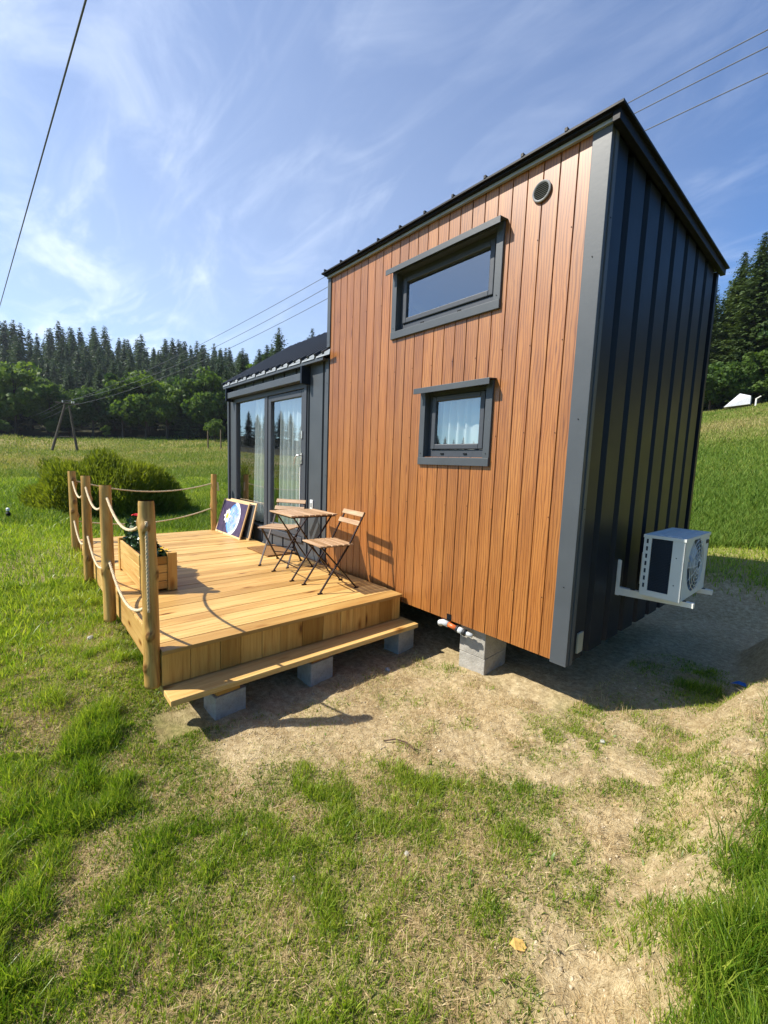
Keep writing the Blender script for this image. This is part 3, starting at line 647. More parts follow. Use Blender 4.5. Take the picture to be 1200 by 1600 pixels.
g = MB(); g.add([(X0 + b, .055, Z0 + b), (X1 - b, .055, Z0 + b), (X1 - b, .055, Z1 - b), (X0 + b, .055, Z1 - b)], [(0, 1, 2, 3)]); g.build('pane', 'glass', door)
g = MB(); g.add([(DX0 + a, .05, DZ0 + .045), (-4.80, .05, DZ0 + .045), (-4.80, .05, DZ1 - .10), (DX0 + a, .05, DZ1 - .10)], [(0, 1, 2, 3)]); g.build('pane', 'glass', door)
hd = MB(); hx = X1 - b / 2
hd.b2(hx - .014, hx + .014, yd - .004, yd + .012, 1.33, 1.47); hd.tube([(hx, yd, 1.44), (hx, yd - .045, 1.44), (hx - .02, yd - .055, 1.435), (hx - .075, yd - .055, 1.40), (hx - .10, yd - .052, 1.32)], .009, 8)
hd.build('handle', 'handle', door, smooth=False)
hd = MB(); hd.b2(hx - .012, hx + .012, yd - .004, yd + .012, 1.66, 1.76); hd.build('lock', 'handle', door)
cr = MB(); cr.b2(hx - .045, hx - .035, yd + .002, yd + .012, Z0 + .1, 1.33); cr.build('draught_strip', 'white_plastic', door)
t = MB(); t.b2(-3.47, -3.405, wing_y - .014, wing_y, .74, .87, mi=0); t.b2(-3.455, -3.42, wing_y - .02, wing_y - .014, .775, .835, mi=1); t.build('wall_socket', ['white_plastic', 'light_metal'], house, bevel=.003)
curtain(-5.44, -4.83, .36, 2.34, .17, 6, 'long white curtain behind the left pane of the sliding door', .04, .1)
curtain(-4.60, -3.66, .36, 2.34, .17, 8, 'long white curtain behind the right pane of the sliding door', .04)

# ------------------------------------------------------------------ timber deck
DKZ = .10; DX_N = -1.625; DX_F = -6.30; DY_O = -2.185
deck = empty('timber_deck', (-3.9, -1.1, -.1)); tag(deck, 'low deck of yellow pine boards in front of the glazed wing, with one long step', 'deck'); deck.location = (0, 0, 0)
db = MB(); x = DX_N; 
while x > DX_F:
    w = random.choice((.142, .145, .148)); x0 = max(x - w + .004, DX_F)
    dz = random.uniform(-.0025, .0025)
    db.box(((x + x0) / 2, (DY_O - .035) / 2, DKZ - .014 + dz), (x - x0, -.035 - DY_O, .028), None, 1); x -= w
db.build('deck_boards', 'pine', deck, bevel=.003)
ff = MB(); y = DY_O
while y < -.06:
    w = random.choice((.135, .15, .165, .18, .20)); y1 = min(y + w, -.045)
    ff.box((DX_N - .034 + random.uniform(-.002, .002), (y + y1) / 2, DKZ - .030 - .11), (.022, y1 - y - .003, .22), None, 2); y += w
ff.build('front_fascia', 'pine_fascia', deck, bevel=.002)
sf = MB(); 
for k, (a, b) in enumerate(((DX_F, -4.1), (-4.095, DX_N - .05))): sf.b2(a, b, DY_O + .006, DY_O + .030, DKZ - .030 - .225, DKZ - .030, 0)
sf.build('side_fascia', 'pine', deck, bevel=.003)
js = MB()
for y in (-2.10, -1.45, -.8, -.15): js.b2(DX_F + .05, DX_N - .05, y - .025, y + .025, DKZ - .18, DKZ - .0305, 0)
js.build('joists', 'pine_fascia', deck)
st = MB(); st.box((-1.580, -1.085, -.1775), (.27, 2.20, .040), None, 1); st.build('step', 'pine', deck, bevel=.004)
for y, n, t_ in ((-1.78, 'near left end', .085), (-1.02, 'middle', .07), (-.05, 'house end', .035)):
    x = -1.635; top = -.198
    sp = MB(); sp.box((x, y - .01, top - t_ / 2), (.17, .17, t_), rotz(.08), 1); o = sp.build('wood_spacer', 'pine_fascia', None, bevel=.003)
    tag(o, {'near left end': 'thick pine offcut between the step and the concrete block nearest the round posts', 'middle': 'pine offcut between the step and the middle concrete block', 'house end': 'thin pine offcut under the end of the step beside the house'}[n], 'spacer', 'wooden spacers under the step')
    cb = MB(); zt = top - t_ - .0005; bt = hz(x, y) - .03; cb.box((0, 0, (zt + bt) / 2), (.19, .23, zt - bt), rotz(.10), 0)
    o = cb.build('concrete_block', 'concrete', None, bevel=.006); o.location = (x + .0, y + .0, 0)
    tag(o, {'near left end': 'grey concrete block under the left end of the step, half in grass', 'middle': 'grey concrete block under the middle of the step', 'house end': 'grey concrete block under the right end of the step beside the house'}[n], 'concrete block', 'concrete blocks under the step')
# pad blocks under the house (two courses)
for i, (x, y, a, lab) in enumerate(((-.86, .255, .06, 'lower'), (-.86, .255, .04, 'upper'))):
    z0 = hz(x, y) - .03; zm = z0 + .17
    cb = MB(); za, zb = (z0, zm) if i == 0 else (zm + .001, -.03)
    cb.box((0, 0, (za + zb) / 2), (.26, .36, zb - za), rotz(a)); o = cb.build('concrete_block', 'concrete', None, bevel=.006); o.location = (x, y, 0)
    tag(o, ('pale concrete block on the ground under the wood-clad wall' if i == 0 else 'pale concrete block stacked on another, carrying the wood-clad wall'), 'concrete block')
for x, y in ((-2.7, 1.9), (-.6, 2.1)):
    cb = MB(); z0 = hz(x, y) - .03; cb.box((0, 0, (z0 - .18) / 2), (.3, .3, -.18 - z0)); o = cb.build('concrete_block', 'concrete', None, bevel=.006); o.location = (x, y, 0)
    tag(o, 'concrete block in the dark below the chassis of the house', 'concrete block', 'concrete blocks deep under the house')
# drain pipe
dp = empty('drain_pipe', (0, 0, 0)); tag(dp, 'orange drain pipe with grey elbow and coupling under the wood-clad wall', 'pipe')
p = MB(); p.tube([(-1.16, .10, -.045), (-1.15, .03, -.055), (-1.14, -.02, -.05), (-1.12, -.045, -.03), (-1.085, -.05, -.015), (-1.03, -.045, -.02)], .026, 14); p.build('elbow', 'grey_pvc', dp, smooth=True)
p = MB(); p.tube([(-1.04, -.045, -.018), (-.94, -.03, -.035)], .021, 14); p.tube([(-1.50, .30, -.03), (-1.30, .20, -.05), (-1.15, .09, -.05)], .04, 14); p.build('pipe_run', 'orange_pvc', dp, smooth=True)
p = MB(); p.tube([(-.95, -.03, -.034), (-.93, -.027, -.038)], .030, 14, mi=1); p.tube([(-.93, -.027, -.038), (-.885, -.02, -.045)], .027, 14, mi=0); p.tube([(-.885, -.02, -.045), (-.86, -.016, -.05)], .031, 14, mi=1); p.tube([(-.86, -.016, -.05), (-.80, .0, -.058)], .018, 10, mi=0)
p.build('coupling', ['grey_pvc', 'rubber'], dp, smooth=True)
p = MB(); p.b2(-1.085, -1.035, -.004, -.001, 0.0, .055); o = p.build('wall_notch', 'black_trim', house)

# ------------------------------------------------------------------ post and rope railing
rail = empty('rope_railing', (0, 0, 0)); tag(rail, 'railing of five peeled round posts linked by two sagging ropes along the deck edge', 'railing')
POST = [(-1.70, -2.235, -.150, 1.075, .048, 1), (-3.19, -2.245, -.155, 1.085, .050, 2), (-4.66, -2.245, -.125, 1.105, .049, 3), (-6.10, -2.245, -.10, 1.11, .049, 4), (-6.24, -.235, .095, 1.09, .049, 5)]
for x, y, z0, z1, r, sd in POST:
    rnd_ = random.Random(sd * 13); kn = [(rnd_.uniform(z0 + .2, z1 - .1), rnd_.uniform(0, 6.28), rnd_.uniform(.010, .02)) for _ in range(5)]
    if sd == 1: kn = [(z1 - .17, 2.9, .024), (z1 - .17, 5.9, .024), (z1 - .14, 4.4, .012), (z0 + .38, 3.3, .024), (z0 + .36, 5.9, .020), (z0 + .75, 1.0, .010), (z0 + .14, 5.0, .010)]
    if sd == 2: kn = [(.38, 3.6, .020), (.36, .2, .020), (.30, 5.0, .010)]
    m = MB(); nz, ns = 70, 24; vs = []; gg = []
    for i in range(nz + 1):
        z = z0 + (z1 - z0) * i / nz; cx = x + .008 * math.sin(z * 2.1 + sd); cy = y + .007 * math.sin(z * 1.7 + sd * 2)
        for k in range(ns):
            th = 2 * math.pi * k / ns; rr = r * (1.0 - .06 * (z - z0)) + .0022 * math.sin(3 * th + z * 4 + sd)
            for kz, ka, kh in kn:
                da = (th - ka + math.pi) % (2 * math.pi) - math.pi; rr += kh * math.exp(-((z - kz) / .035) ** 2 - (da / .45) ** 2) + kh * .22 * math.exp(-((z - kz) / .09) ** 2 - (da / 1.2) ** 2)
            if i in (0, nz): rr *= .95
            vs.append((cx + rr * math.cos(th), cy + rr * math.sin(th), z)); gg.append((z, rr * math.cos(th), rr * math.sin(th)))
    F = [(i * ns + k, i * ns + (k + 1) % ns, (i + 1) * ns + (k + 1) % ns, (i + 1) * ns + k) for i in range(nz) for k in range(ns)] + [tuple(reversed(range(ns)))]
    m.add(vs, F, gg, .5); topv = vs[-ns:]
    for i, v_ in enumerate(vs):      # dark rings of the cut branch stubs
        th = 2 * math.pi * (i % ns) / ns; k_ = 0
        for kz, ka, kh in kn:
            da = (th - ka + math.pi) % (2 * math.pi) - math.pi; q_ = math.hypot((v_[2] - kz) / .028, da / .42); k_ = max(k_, math.exp(-((q_ - .8) / .35) ** 2) if q_ > .3 else .45)
        m.r[i] = .5 - .5 * k_ * .9 + .04 * math.sin(v_[2] * 9 + sd); m.add(topv, [tuple(range(ns))], [(v[0] * 3, v[1] * .3, 0) for v in topv], .62)
    po = m.build('post', 'pine_post', rail, smooth=True); po.data.polygons[len(F)].use_smooth = False
def rope(a, b, sag, rad=.0115, nm='rope'):
    a = Vector(a); b = Vector(b); L = (b - a).length; n = max(24, int(L / .02)); C = []
    for i in range(n + 1):
        t = i / n; p = a.lerp(b, t); p.z -= 4 * sag * t * (1 - t); C.append(p)
    m = MB()
    for s in range(3):    # three strands twisted together
        P = []
        for i, p in enumerate(C):
            d = (C[min(i + 1, n)] - C[max(i - 1, 0)]).normalized(); u = d.cross(Vector((0, 0, 1)) if abs(d.z) < .9 else Vector((1, 0, 0))).normalized(); v = d.cross(u)
            an = 2 * math.pi * (i * L / n / .075 + s / 3); P.append(p + (u * math.cos(an) + v * math.sin(an)) * rad * .48)
        m.tube(P, rad * .60, 6, True)
    return m.build(nm, 'rope', rail, smooth=True)
for (p, q_) in zip(POST[:3], POST[1:4]):
    for hgt, sg in ((.965, .17), (.40, .20)): rope((p[0] - .03, p[1] + .0, hgt), (q_[0] + .03, q_[1], hgt + .01), sg)
rope((POST[3][0], POST[3][1] + .03, .975), (POST[4][0], POST[4][1] - .03, .93), .15, .0105); rope((POST[3][0], POST[3][1] + .03, .40), (POST[4][0], POST[4][1] - .03, .50), .14, .0105)
rope((POST[0][0] + .058, POST[0][1] - .018, .95), (POST[0][0] + .057, POST[0][1] - .018, .37), 0.0, .010)
rope((POST[4][0] + .05, POST[4][1] + .045, .95), (POST[4][0] + .062, POST[4][1] + .05, .80), 0.0, .014)

# ------------------------------------------------------------------ planter and flowers
pl = empty('wooden_planter', (-3.5, -1.88, DKZ)); tag(pl, 'long pine planter box on the deck behind the round posts', 'planter')
PX0, PX1, PY0, PY1, PH = -.60, .54, -.15, .15, .36
for sx in (PX0 + .04, PX1 - .04):
    for sy in (PY0 + .04, PY1 - .04):
        m = MB(); m.box((sx, sy, PH / 2 + .002), (.08, .08, PH), None, 2); m.build('corner_post', 'pine_fascia', pl, bevel=.004)
for sy, nm in ((PY0 + .02, 'side_panel'), (PY1 - .02, 'side_panel')):
    m = MB()
    for k in range(3): m.box(((PX0 + PX1) / 2, sy, .075 + k * .105), (PX1 - PX0 - .165, .022, .100), None, 0)
    m.build(nm, 'pine', pl, bevel=.003)
for sx in (PX0 + .02, PX1 - .03):
    m = MB()
    for k in range(4): m.box((sx, 0, .060 + k * .078), (.022, .135, .073), None, 1)
    m.build('end_panel', 'pine_fascia', pl, bevel=.003)
m = MB(); m.b2(PX0 + .035, PX1 - .045, PY0 + .035, PY1 - .035, .27, .31); m.build('soil', 'soil', pl)

def leaf_cloud(cent, rad, n, size, elong=1.0, up=0.0, shell=.5, rr=None, seed=0):
    """n small leaf quads inside an ellipsoid; returns V (4n,3), F, rnd"""
    r_ = np.random.default_rng(seed); d = r_.normal(size=(n, 3)); d /= np.linalg.norm(d, axis=1)[:, None]
    q = d * (shell + (1 - shell) * r_.random(n) ** .5)[:, None] * np.array(rad) + np.array(cent)
    a = r_.normal(size=(n, 3)) + np.array([0, 0, up]); a /= np.linalg.norm(a, axis=1)[:, None]
    b = np.cross(a, r_.normal(size=(n, 3))); b /= np.linalg.norm(b, axis=1)[:, None]
    s = size * (.6 + .8 * r_.random(n))[:, None]
    V = np.stack([q - b * s * .5, q + a * s * elong * .5 + 0 * b, q + b * s * .5 + 0 * a, q - a * s * elong * .5], 1).reshape(-1, 3)
    return V, r_.random(n) if rr is None else rr(q, r_)
def merge_leaf(parts, name, mat, parent=None, link=True):
    V = np.concatenate([p[0] for p in parts]); R_ = np.concatenate([p[1] for p in parts]); n = len(V) // 4
    return np_mesh(name, V, np.arange(4 * n).reshape(-1, 4), mat, np.repeat(R_, 4), parent, link)

rose = empty('rose_bush', (-3.78, -1.88, DKZ + .31)); tag(rose, 'dark green rose with one red bloom growing in the planter', 'plant')
merge_leaf([leaf_cloud((0, 0, .10), (.30, .13, .14), 900, .04, 1.3, .3, .2, seed=3), leaf_cloud((-.12, .0, .20), (.14, .10, .10), 380, .038, 1.3, .3, .2, seed=4), leaf_cloud((.25, .0, .06), (.16, .12, .08), 300, .035, 1.2, .3, .2, seed=5)], 'leaves', 'rose_leaves', rose)
m = MB()
for k in range(9): a = k * .7; m.tube([(.05 * math.cos(a), .03 * math.sin(a), 0), (.16 * math.cos(a), .08 * math.sin(a), .12), (.22 * math.cos(a), .10 * math.sin(a), .2)], .004, 6)
m.tube([(-.1, 0, .05), (-.12, .01, .2), (-.13, .0, .30)], .004, 6); m.build('stems', 'twig', rose)
def bloom(c, r, mat, parent, n=14):
    m = MB()
    for k in range(n):
        a = k * 2.4; t = .35 + .65 * k / n; R3 = rotz(a) @ rotx(-.3 - .7 * (1 - t)); P = []
        for u, v in ((0, 0), (.45, .35), (.5, .8), (0, 1), (-.5, .8), (-.45, .35)): P.append(R3 @ Vector((u * r * .95, v * r * t, .28 * r * math.sin(v * 2.6))))
        m.add([(p.x + c[0], p.y + c[1], p.z + c[2] + .12 * r * (1 - t) * 2) for p in P], [(0, 1, 2, 3, 4, 5)])
    return m.build('bloom', mat, parent)
bloom((-.13, 0, .31), .050, 'petal_red', rose, 18)
pan = empty('yellow_flowers', (-3.05, -1.86, DKZ + .31)); tag(pan, 'low clump of yellow flowers at the near end of the planter', 'plant')
merge_leaf([leaf_cloud((0, 0, .03), (.07, .09, .05), 260, .028, 1.3, .3, .1, seed=8)], 'leaves', 'rose_leaves', pan)
for c in ((.02, .06, .075), (-.03, .03, .085), (.03, .0, .07), (-.14, -.03, .12)): bloom(c, .024, 'petal_yellow', pan, 9)

# ------------------------------------------------------------------ canvases, mat
def canvas(x0, x1, z1, yb, yt, pic, label, name):
    """stretched canvas leaning on the wall"""
    h = math.hypot(z1, yt - yb); an = math.atan2(yt - yb, z1); e = empty(name, (x0, yb, DKZ + .001)); e.rotation_euler = (-an, 0, 0); w = x1 - x0
    m = MB(); b = .032
    m.b2(0, w, .0, .02, 0, b, 0); m.b2(0, w, 0, .02, h - b, h, 0); m.b2(0, b, 0, .02, b, h - b, 2); m.b2(w - b, w, 0, .02, b, h - b, 2)
    m.build('stretcher_frame', 'canvas_frame', e, bevel=.002)
    p = MB(); vs = [(b, -.003, b), (w - b, -.003, b), (w - b, -.003, h - b), (b, -.003, h - b)]
    p.v = vs + [(v[0], .006, v[2]) for v in vs]; p.f = [(0, 1, 2, 3), (7, 6, 5, 4), (0, 4, 5, 1), (1, 5, 6, 2), (2, 6, 7, 3), (3, 7, 4, 0)]; p.g = [(v[0], v[2], 0) for v in vs] * 2; p.r = [.5] * 8; p.mi = [0] * 6
    p.build('painting', pic, e); tag(e, label, 'painting'); return e
canvas(-6.18, -5.12, .57, -.245, -.075, 'painted_canvas', 'dark canvas with a daisy and a blue swirl, leaning in front beside the corner post', 'canvas_painting')
canvas(-6.05, -4.99, .58, -.150, -.015, 'mirror_dark', 'second framed canvas leaning behind the daisy painting, only its edge showing', 'canvas_painting')
m = MB(); m.box((0, 0, .010), (.66, .42, .018)); o = m.build('door_mat', 'coir', None, bevel=.006); o.location = (-4.12, -.20, DKZ + .002); tag(o, 'brown coir mat on the deck in front of the glass door', 'mat')

# ------------------------------------------------------------------ folding chairs and table
def make_chair():
    root = empty('folding_chair'); w = .36
    tag(root, 'x', 'chair')
    def legs(pts, name):
        m = MB()
        for sx in (-1, 1):
            P = [(sx * (w / 2 + (0 if name == 'back_frame' else -.018)), y, z) for y, z in pts]
            for a, b in zip(P[:-1], P[1:]): m.bar(a, b, .012, .018)
        return m
    bf = legs([(-.215, .012), (.105, .475), (.265, .77)], 'back_frame')
    for sx in (-1, 1): bf.bar((sx * w / 2, -.240, .006), (sx * w / 2, -.19, .006), .012, .016)
    bf.bar((-w / 2, -.07, .225), (w / 2, -.07, .225), .010); bf.build('back_frame', 'chair_metal', root)
    ff_ = legs([(.195, .012), (-.20, .448)], 'front')
    for sx in (-1, 1): ff_.bar((sx * (w / 2 - .018), .18, .006), (sx * (w / 2 - .018), .225, .006), .012, .016)
    ff_.bar((-w / 2 + .02, .10, .115), (w / 2 - .02, .10, .115), .010); ff_.build('leg_frame', 'chair_metal', root)
    for sx in (-1, 1): sf_ = MB(); sf_.bar((sx * (w / 2 - .03), -.22, .447), (sx * (w / 2 - .03), .12, .447), .012, .012); sf_.build('seat_rail', 'chair_metal', root)
    st_ = MB()
    for k in range(6): st_.box((0, -.205 + k * .063, .461), (.40, .050, .014), None, 0)
    st_.build('seat', 'acacia', root, bevel=.003)
    for y, z in ((.202, .665), (.248, .75)):
        b_ = MB(); b_.box((0, y - .010, z), (.40, .012, .050), rotx(-.46), 0); b_.build('back_slat', 'acacia', root, bevel=.003)
    return root
ch1 = make_chair(); ch1.location = (-2.225, -.475, DKZ); ch1.rotation_euler = (0, 0, -.10); ch1['label'] = 'slatted folding chair on the right of the table, in front of the wood-clad wall'; ch1['group'] = 'folding chairs by the small table'
copy_tree(ch1, (-3.40, -.41, DKZ), .62, 'slatted folding chair on the left of the table, in front of the glass door', 'folding chairs by the small table')
tb = empty('folding_table', (-2.83, -.455, DKZ), -.06); tag(tb, 'small square folding table with slatted wooden top between the two chairs', 'table')
m = MB()
for k in range(8): m.box((0, -.245 + k * .070, .692), (.56, .060, .016), None, 0)
m.build('table_top', 'acacia', tb, bevel=.003)
m = MB()
for sx in (-.25, .25): m.bar((sx, -.26, .676), (sx, .26, .676), .014, .012)
m.bar((-.25, -.25, .674), (.25, -.25, .674), .012); m.build('top_rail', 'chair_metal', tb)
for n_, sx, sg in (('leg_frame', .235, 1), ('leg_frame', .215, -1)):
    m = MB()
    for s_ in (-1, 1):
        m.bar((s_ * sx, -.24 * sg, .012), (s_ * sx, .22 * sg, .672), .012, .018); m.bar((s_ * sx, -.265 * sg, .006), (s_ * sx, -.215 * sg, .006), .012, .016)
    m.bar((-sx, -.16 * sg, .125), (sx, -.16 * sg, .125), .010); m.build(n_, 'chair_metal', tb)

# ------------------------------------------------------------------ air conditioner
ac = empty('air_conditioner', (.33, 1.05, .43)); tag(ac, 'white outdoor air conditioning unit hung on brackets on the dark end wall', 'air conditioner')
AX0, AX1, AY0, AY1, AZ1 = -.13, .13, -.36, .34, .475
m = MB()   # casing as an open carcass: sides, top, base, back, front with round hole
m.b2(AX0, AX1, AY0, AY1, 0.012, .035); m.b2(AX0 - .004, AX1 + .006, AY0 - .006, AY1 + .006, AZ1 - .022, AZ1)
for k in range(4): m.b2(AX0 + .01 + k * .064, AX0 + .035 + k * .064, AY0 + .05, AY1 - .05, AZ1, AZ1 + .004)
m.b2(AX0 + .185, AX1, AY0, AY0 + .012, .035, AZ1 - .022); m.b2(AX0, AX0 + .05, AY0, AY0 + .012, .035, AZ1 - .022)
m.b2(AX0 + .05, AX0 + .185, AY0, AY0 + .012, .035, .055); m.b2(AX0, AX1, AY1 - .012, AY1, .035, AZ1 - .022)
m.b2(AX0, AX0 + .012, AY0 + .012, AY1 - .012, .035, AZ1 - .022)
# front face ring plate
fc = (-.035, .255); R_ = .205; n = 48; vs = []; F = []
for k in range(n):
    a = 2 * math.pi * k / n; cy, sz = math.cos(a), math.sin(a); t_ = min((AY1 - fc[0]) / cy if cy > 1e-6 else 9, (AY0 - fc[0]) / cy if cy < -1e-6 else 9, (AZ1 - .022 - fc[1]) / sz if sz > 1e-6 else 9, (.035 - fc[1]) / sz if sz < -1e-6 else 9)
    vs += [(AX1, fc[0] + cy * R_, fc[1] + sz * R_), (AX1, fc[0] + cy * t_, fc[1] + sz * t_)]
for k in range(n): k2 = (k + 1) % n; F.append((2 * k, 2 * k + 1, 2 * k2 + 1, 2 * k2))
m.add(vs, F); m.build('casing', 'ac_white', ac)
for k in range(7): m = MB(); z = .075 + k * .056; m.b2(AX0 + .018, AX0 + .030, AY0 - .002, AY0 + .001, z, z + .032); m.build('side_slot', 'ac_coil', ac)
for y, z in ((AX0 + .215, .13), (AX0 + .215, .33)): screw((y, AY0 - .001, z), ac)
m = MB()
for k in range(34): z = .058 + k * .0118; m.b2(AX0 + .05, AX0 + .185, AY0 + .006, AY0 + .009, z, z + .004)
m.b2(AX0 + .05, AX0 + .185, AY0 + .012, AY0 + .03, .055, AZ1 - .022); m.build('coil', 'ac_coil', ac)
gr = MB()
for rr_ in (.04, .07, .10, .13, .16, .19): gr.tube([(AX1 + .012 + .012 * math.cos(rr_ / .2 * 1.5), fc[0] + math.cos(a) * rr_, fc[1] + math.sin(a) * rr_) for a in np.linspace(0, 2 * math.pi, 37)], .0022, 5, False)
for k in range(12):
    a = k * math.pi / 6; gr.tube([(AX1 + .024, fc[0] + math.cos(a) * .03, fc[1] + math.sin(a) * .03), (AX1 + .018, fc[0] + math.cos(a) * .12, fc[1] + math.sin(a) * .12), (AX1 + .002, fc[0] + math.cos(a) * .205, fc[1] + math.sin(a) * .205)], .0022, 5)
gr.build('fan_grille', 'ac_white', ac)
fn = MB(); fn.tube([(AX1 - .06, fc[0], fc[1]), (AX1 - .005, fc[0], fc[1])], [.05, .035], 20)
for k in range(3):
    a0 = k * 2.094 + .5; P = []
    for i in range(7):
        u = i / 6
        for v in (0, 1): a = a0 + 1.25 * u * (1 - .15 * v); rr_ = (.045, .185 - .03 * abs(u - .5))[v]; P.append((AX1 - .02 - .05 * u, fc[0] + math.cos(a) * rr_, fc[1] + math.sin(a) * rr_))
    fn.add(P, [(2 * i, 2 * i + 1, 2 * i + 3, 2 * i + 2) for i in range(6)])
fn.build('fan', 'ac_fan', ac); bk = MB(); bk.b2(AX0 + .06, AX0 + .07, AY0 + .04, AY1 - .02, .04, AZ1 - .03); bk.build('inner_baffle', 'ac_fan', ac)
m = MB(); m.b2(AX1 + .001, AX1 + .004, AY1 - .10, AY1 - .03, AZ1 - .085, AZ1 - .055); m.build('badge', 'ac_coil', ac)
for yy, lab in ((.80, 'nearer white steel bracket holding up the air conditioner, its upright arm on the dark wall'), (1.36, 'farther white steel bracket under the air conditioner, mostly hidden')):
    b_ = empty('wall_bracket', (0.002, yy, .43)); tag(b_, lab, 'bracket', 'brackets under the air conditioner')
    m = MB(); m.b2(0, .006, -.020, .020, -.06, .23); m.b2(.006, .03, -.020, -.015, -.06, .23); m.build('upright', 'bracket_white', b_, bevel=.002)
    m = MB(); m.add([(.006, -.021, -.055), (.006, -.021, .003), (.52, -.021, .003), (.52, -.021, -.028)], [(0, 1, 2, 3)]); m.add([(.006, -.016, -.055), (.006, -.016, .003), (.52, -.016, .003), (.52, -.016, -.028)], [(3, 2, 1, 0)]); m.b2(.006, .525, -.021, .021, .003, .007); m.b2(.52, .525, -.021, .021, -.03, .003)
    m.build('arm', 'bracket_white', b_)
    for xf in (.46, .12): m = MB(); m.tube([(xf, 0, .007), (xf, 0, .0115)], .018, 12); m.build('rubber_foot', 'rubber', b_)

# ------------------------------------------------------------------ vegetation prototypes
def tree_rnd(q, r_, z0, z1): return np.clip(.25 + .5 * r_.random(len(q)), 0, 1)
def spruce_mesh(seed, h, rad, n_lv, mat, size=.42, dens=1.0):
    r_ = np.random.default_rng(seed); Vs = []; Rs = []
    z = h * (.06 + .05 * r_.random()); k = 0
    while z < h * .985:
        f = 1 - z / h; R = rad * 1.08 * f ** .66 * (.72 + .5 * r_.random()) + .05; nb = int(7 + 5 * r_.random()); a0 = r_.random() * 6.28
        for b in range(nb):
            a = a0 + b * 2 * math.pi / nb + r_.normal() * .15; L = R * (.65 + .5 * r_.random()); n = max(3, int(L / (size * .34) * dens * 2))
            t = (np.arange(n) + r_.random(n)) / n; droop = .10 + .42 * (f ** .5)
            lr = t * L; c = np.c_[np.cos(a) * lr, np.sin(a) * lr, z - droop * lr + .28 * lr * t * t]
            c += r_.normal(size=(n, 3)) * np.array([.16, .16, .10]) * size * 1.1
            out = np.array([math.cos(a), math.sin(a), -.25]); side = np.array([-math.sin(a), math.cos(a), 0])
            s = size * (.30 + .70 * min(1, f * 3.0)) * (.5 + .7 * r_.random(n))[:, None] * (1.15 - .55 * t)[:, None]
            d1 = out + side * r_.normal(size=n)[:, None] * .9 + r_.normal(size=(n, 3)) * .25; d1 /= np.linalg.norm(d1, axis=1)[:, None]
            d2 = np.cross(d1, np.array([0, 0, 1.]) + r_.normal(size=(n, 3)) * .55); d2 /= np.linalg.norm(d2, axis=1)[:, None]
            V = np.stack([c - d1 * s * .6, c + d2 * s * .30, c + d1 * s * .75 - np.array([0, 0, .18]) * s, c - d2 * s * .30], 1); Vs.append(V.reshape(-1, 3))
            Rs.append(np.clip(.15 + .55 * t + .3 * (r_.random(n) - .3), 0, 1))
        z += h / n_lv * (.7 + .6 * r_.random()) * (.6 + .6 * f)
    V = np.concatenate(Vs); R2 = np.concatenate(Rs); return np_mesh('crown', V, np.arange(len(V)).reshape(-1, 4), mat, np.repeat(R2, 4), link=False)
def broad_mesh(seed, h, rad, mat, blobs=34, per=130, size=.40):
    r_ = np.random.default_rng(seed); parts = []; zc = h * .58
    for b in range(blobs):
        d = r_.normal(size=3); d /= np.linalg.norm(d); d[2] = d[2] * .9 + .05; f = .45 + .5 * r_.random()
        c = np.array([d[0] * rad * f, d[1] * rad * f, zc + d[2] * h * .42 * f]); br = rad * (.24 + .20 * r_.random()); bv = r_.random()
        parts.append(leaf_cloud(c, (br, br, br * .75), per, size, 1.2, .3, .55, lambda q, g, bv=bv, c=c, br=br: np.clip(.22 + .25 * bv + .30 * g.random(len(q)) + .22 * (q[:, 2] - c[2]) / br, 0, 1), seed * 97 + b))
    return merge_leaf(parts, 'crown', mat, None, False)
def trunk_mesh(seed, h, r0, limbs=True):
    rn = random.Random(seed); m = MB(); P = []; n = 8
    for i in range(n + 1): t = i / n; P.append((.15 * math.sin(t * 3 + seed) * t, .12 * math.sin(t * 2 + 2 * seed) * t, h * t - .4))
    m.tube(P, [r0 * (1 - .86 * i / n) for i in range(n + 1)], 8)
    if limbs:
        for k in range(7):
            z = h * (.3 + .07 * k); a = rn.random() * 6.28; L = h * .2; m.tube([(0, 0, z), (math.cos(a) * L * .5, math.sin(a) * L * .5, z + L * .4), (math.cos(a) * L, math.sin(a) * L, z + L)], [r0 * .35, r0 * .22, r0 * .08], 6)
    o = m.build('trunk', 'trunk_bark'); me = o.data; bpy.data.objects.remove(o); return me
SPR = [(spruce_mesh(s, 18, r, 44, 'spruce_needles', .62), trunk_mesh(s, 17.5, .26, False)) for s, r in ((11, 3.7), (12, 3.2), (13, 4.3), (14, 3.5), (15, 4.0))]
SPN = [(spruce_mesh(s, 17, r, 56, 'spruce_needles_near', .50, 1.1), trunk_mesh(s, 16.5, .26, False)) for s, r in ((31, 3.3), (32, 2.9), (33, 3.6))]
BRD = [(broad_mesh(s, 12, r, 'broad_leaves', 40, 130, .50), trunk_mesh(s, 9.5, .25)) for s, r in ((21, 4.2), (22, 3.6), (23, 4.8), (24, 3.9), (25, 3.3))]
